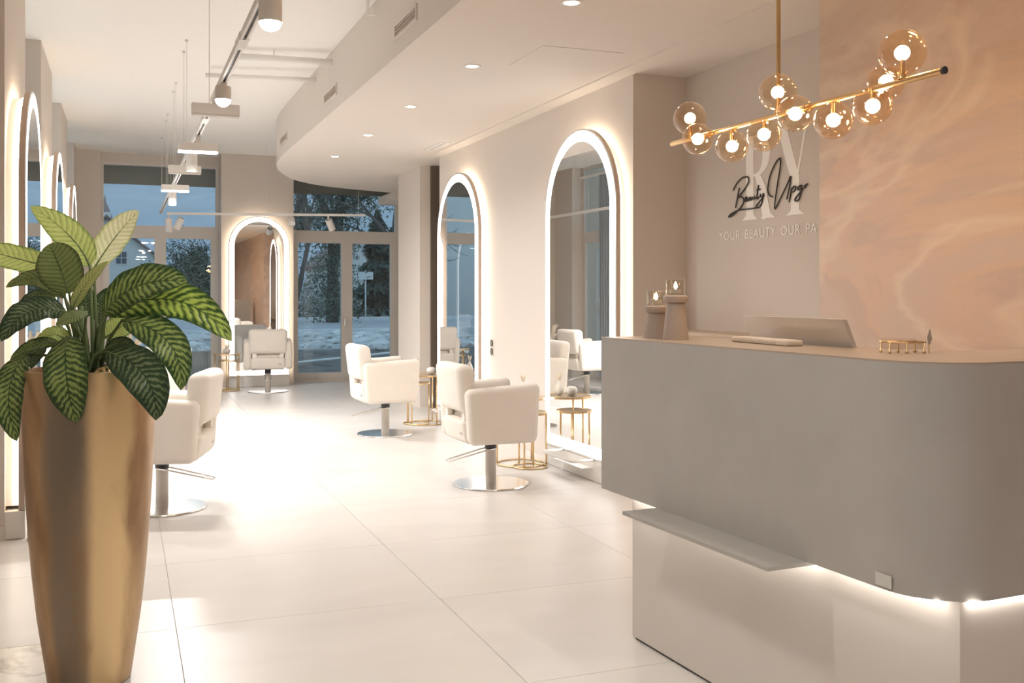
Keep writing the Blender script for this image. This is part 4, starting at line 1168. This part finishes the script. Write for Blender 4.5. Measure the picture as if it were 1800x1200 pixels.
def bush(x, y, rad, h_, label, m_='ivy', n=16, group='shrubs along the road verge'):
    b_ = thing('verge_shrub', label, 'shrub', (x, y, -0.06), 0, group)
    cs = [Vector((random.uniform(-rad, rad), random.uniform(-rad*0.4, rad*0.4), random.uniform(0.1, h_))) for k in range(n)]
    leafcloud(cs, 1.0, 130, 0.10, m_, 'foliage', b_)
    bm = bmesh.new()
    for c in cs: tube([(c.x*0.3, c.y*0.3, 0), tuple(c*0.7), tuple(c + Vector((0, 0, 0.5)))], 0.03, 4, bm, radii=[0.04, 0.025, 0.006])
    obj('stems', bm, 'twig', b_, False, 'stuff')
bush(8.2, 61.5, 3.0, 2.6, 'dense shrub behind the road left of the ivy trunk')
bush(12.4, 64.5, 2.6, 1.6, 'dense shrub behind the road between ivy trunk and house')
bush(17.4, 64.0, 4.0, 3.0, 'dense shrub right of the distant house')
bush(10.1, 55.2, 1.6, 1.1, 'pale twiggy bush at the kerb behind the left door leaf', 'twig', 10)
bush(1.4, 61.0, 2.4, 1.0, 'dense shrub behind the road at the left window')
bush(-3.4, 58.0, 3.0, 0.9, 'dense shrub before the pale gabled house')
bush(4.6, 58.0, 2.2, 3.4, 'dense shrub right of the pale gabled house')
# houses
def house(x, y, w_, d_, hw, hr, rz, label, wins, roofm='roof'):
    h_ = thing('house', label, 'house', (x, y, -0.1), rz)
    obj('walls', box(-w_/2, w_/2, 0, d_, 0, hw), 'house', h_)
    obj('gable', plateY([(-w_/2, hw), (w_/2, hw), (0, hw+hr)], 0.0, d_), 'house', h_)
    for s in (-1, 1):
        bm = plateY([(0, hw+hr+0.05), (s*(w_/2+0.6), hw-0.6*hr/(w_/2)+0.05), (s*(w_/2+0.6), hw-0.6*hr/(w_/2)+0.3), (0, hw+hr+0.35)], -0.5, d_+0.5)
        obj('roof', bm, roofm, h_)
    obj('chimney', box(-0.4, 0.4, d_*0.5, d_*0.5+0.7, hw+hr*0.6, hw+hr+1.0), 'house', h_)
    for (wx, wz) in wins:
        f_ = obj('window', box(wx-0.6, wx+0.6, -0.06, 0.0, wz-0.75, wz+0.75), 'white', h_)
        for a in (-1, 1):
            for b2 in (-1, 1):
                obj('pane', box(wx+a*0.28-0.24, wx+a*0.28+0.24, -0.09, -0.05, wz+b2*0.34-0.30, wz+b2*0.34+0.30), 'housewin', f_)
house(-1.6, 118.0, 9.8, 9.0, 5.7, 4.0, 0.0, 'pale gabled house seen through the left window', [(1.5, 5.4), (-2.2, 5.4), (1.5, 2.2), (-2.2, 2.2)])
house(28.0, 121.0, 10.0, 9.0, 5.0, 3.6, 0.15, 'grey house seen through the right door leaf', [(-3.0, 3.9), (-3.0, 1.3), (0.5, 3.9), (3.2, 3.9), (0.5, 1.3)])
house(-20.0, 60.0, 18.0, 9.0, 7.0, 3.4, 0.0, 'long pale house with brown tiled roof, seen in the right mirror', [(-6, 5.2), (-2, 5.2), (2, 5.2), (6, 5.2), (-6, 2.0), (-2, 2.0), (2, 2.0), (6, 2.0)])
tw = thing('church_tower', 'small distant tower silhouette at the left of the window sky', 'tower', (-2.7, 180.0, 0))
obj('tower_walls', box(-0.8, 0.8, 0, 1.6, 0, 14.0), 'roof', tw)
obj('spire', lathe([(1.2, 14.0), (0.7, 15.4), (0.2, 16.6), (0, 18)], 8, off=(0, 0.8, 0), cap=False), 'roof', tw)
# road sign post at the verge
rs = thing('street_sign', 'white street sign on a thin post beside the road', 'sign', (12.5, 54.8, 0.0))
obj('post', tube([(0, 0, 0), (0, 0, 2.7)], 0.04, 8), 'kerb', rs)
obj('sign_board', box(-0.42, 0.42, -0.02, 0.02, 2.2, 2.62), 'house', rs)
rf = thing('red_sign', 'small red sign far behind the right door leaf', 'sign', (15.8, 58.0, 0.0))
obj('post', tube([(0, 0, 0), (0, 0, 4.1)], 0.04, 8), 'kerb', rf)
obj('sign_board', box(-0.35, 0.35, -0.02, 0.02, 3.75, 4.15), mat('red_sign_paint', (0.55, 0.22, 0.18), 0.5), rf)
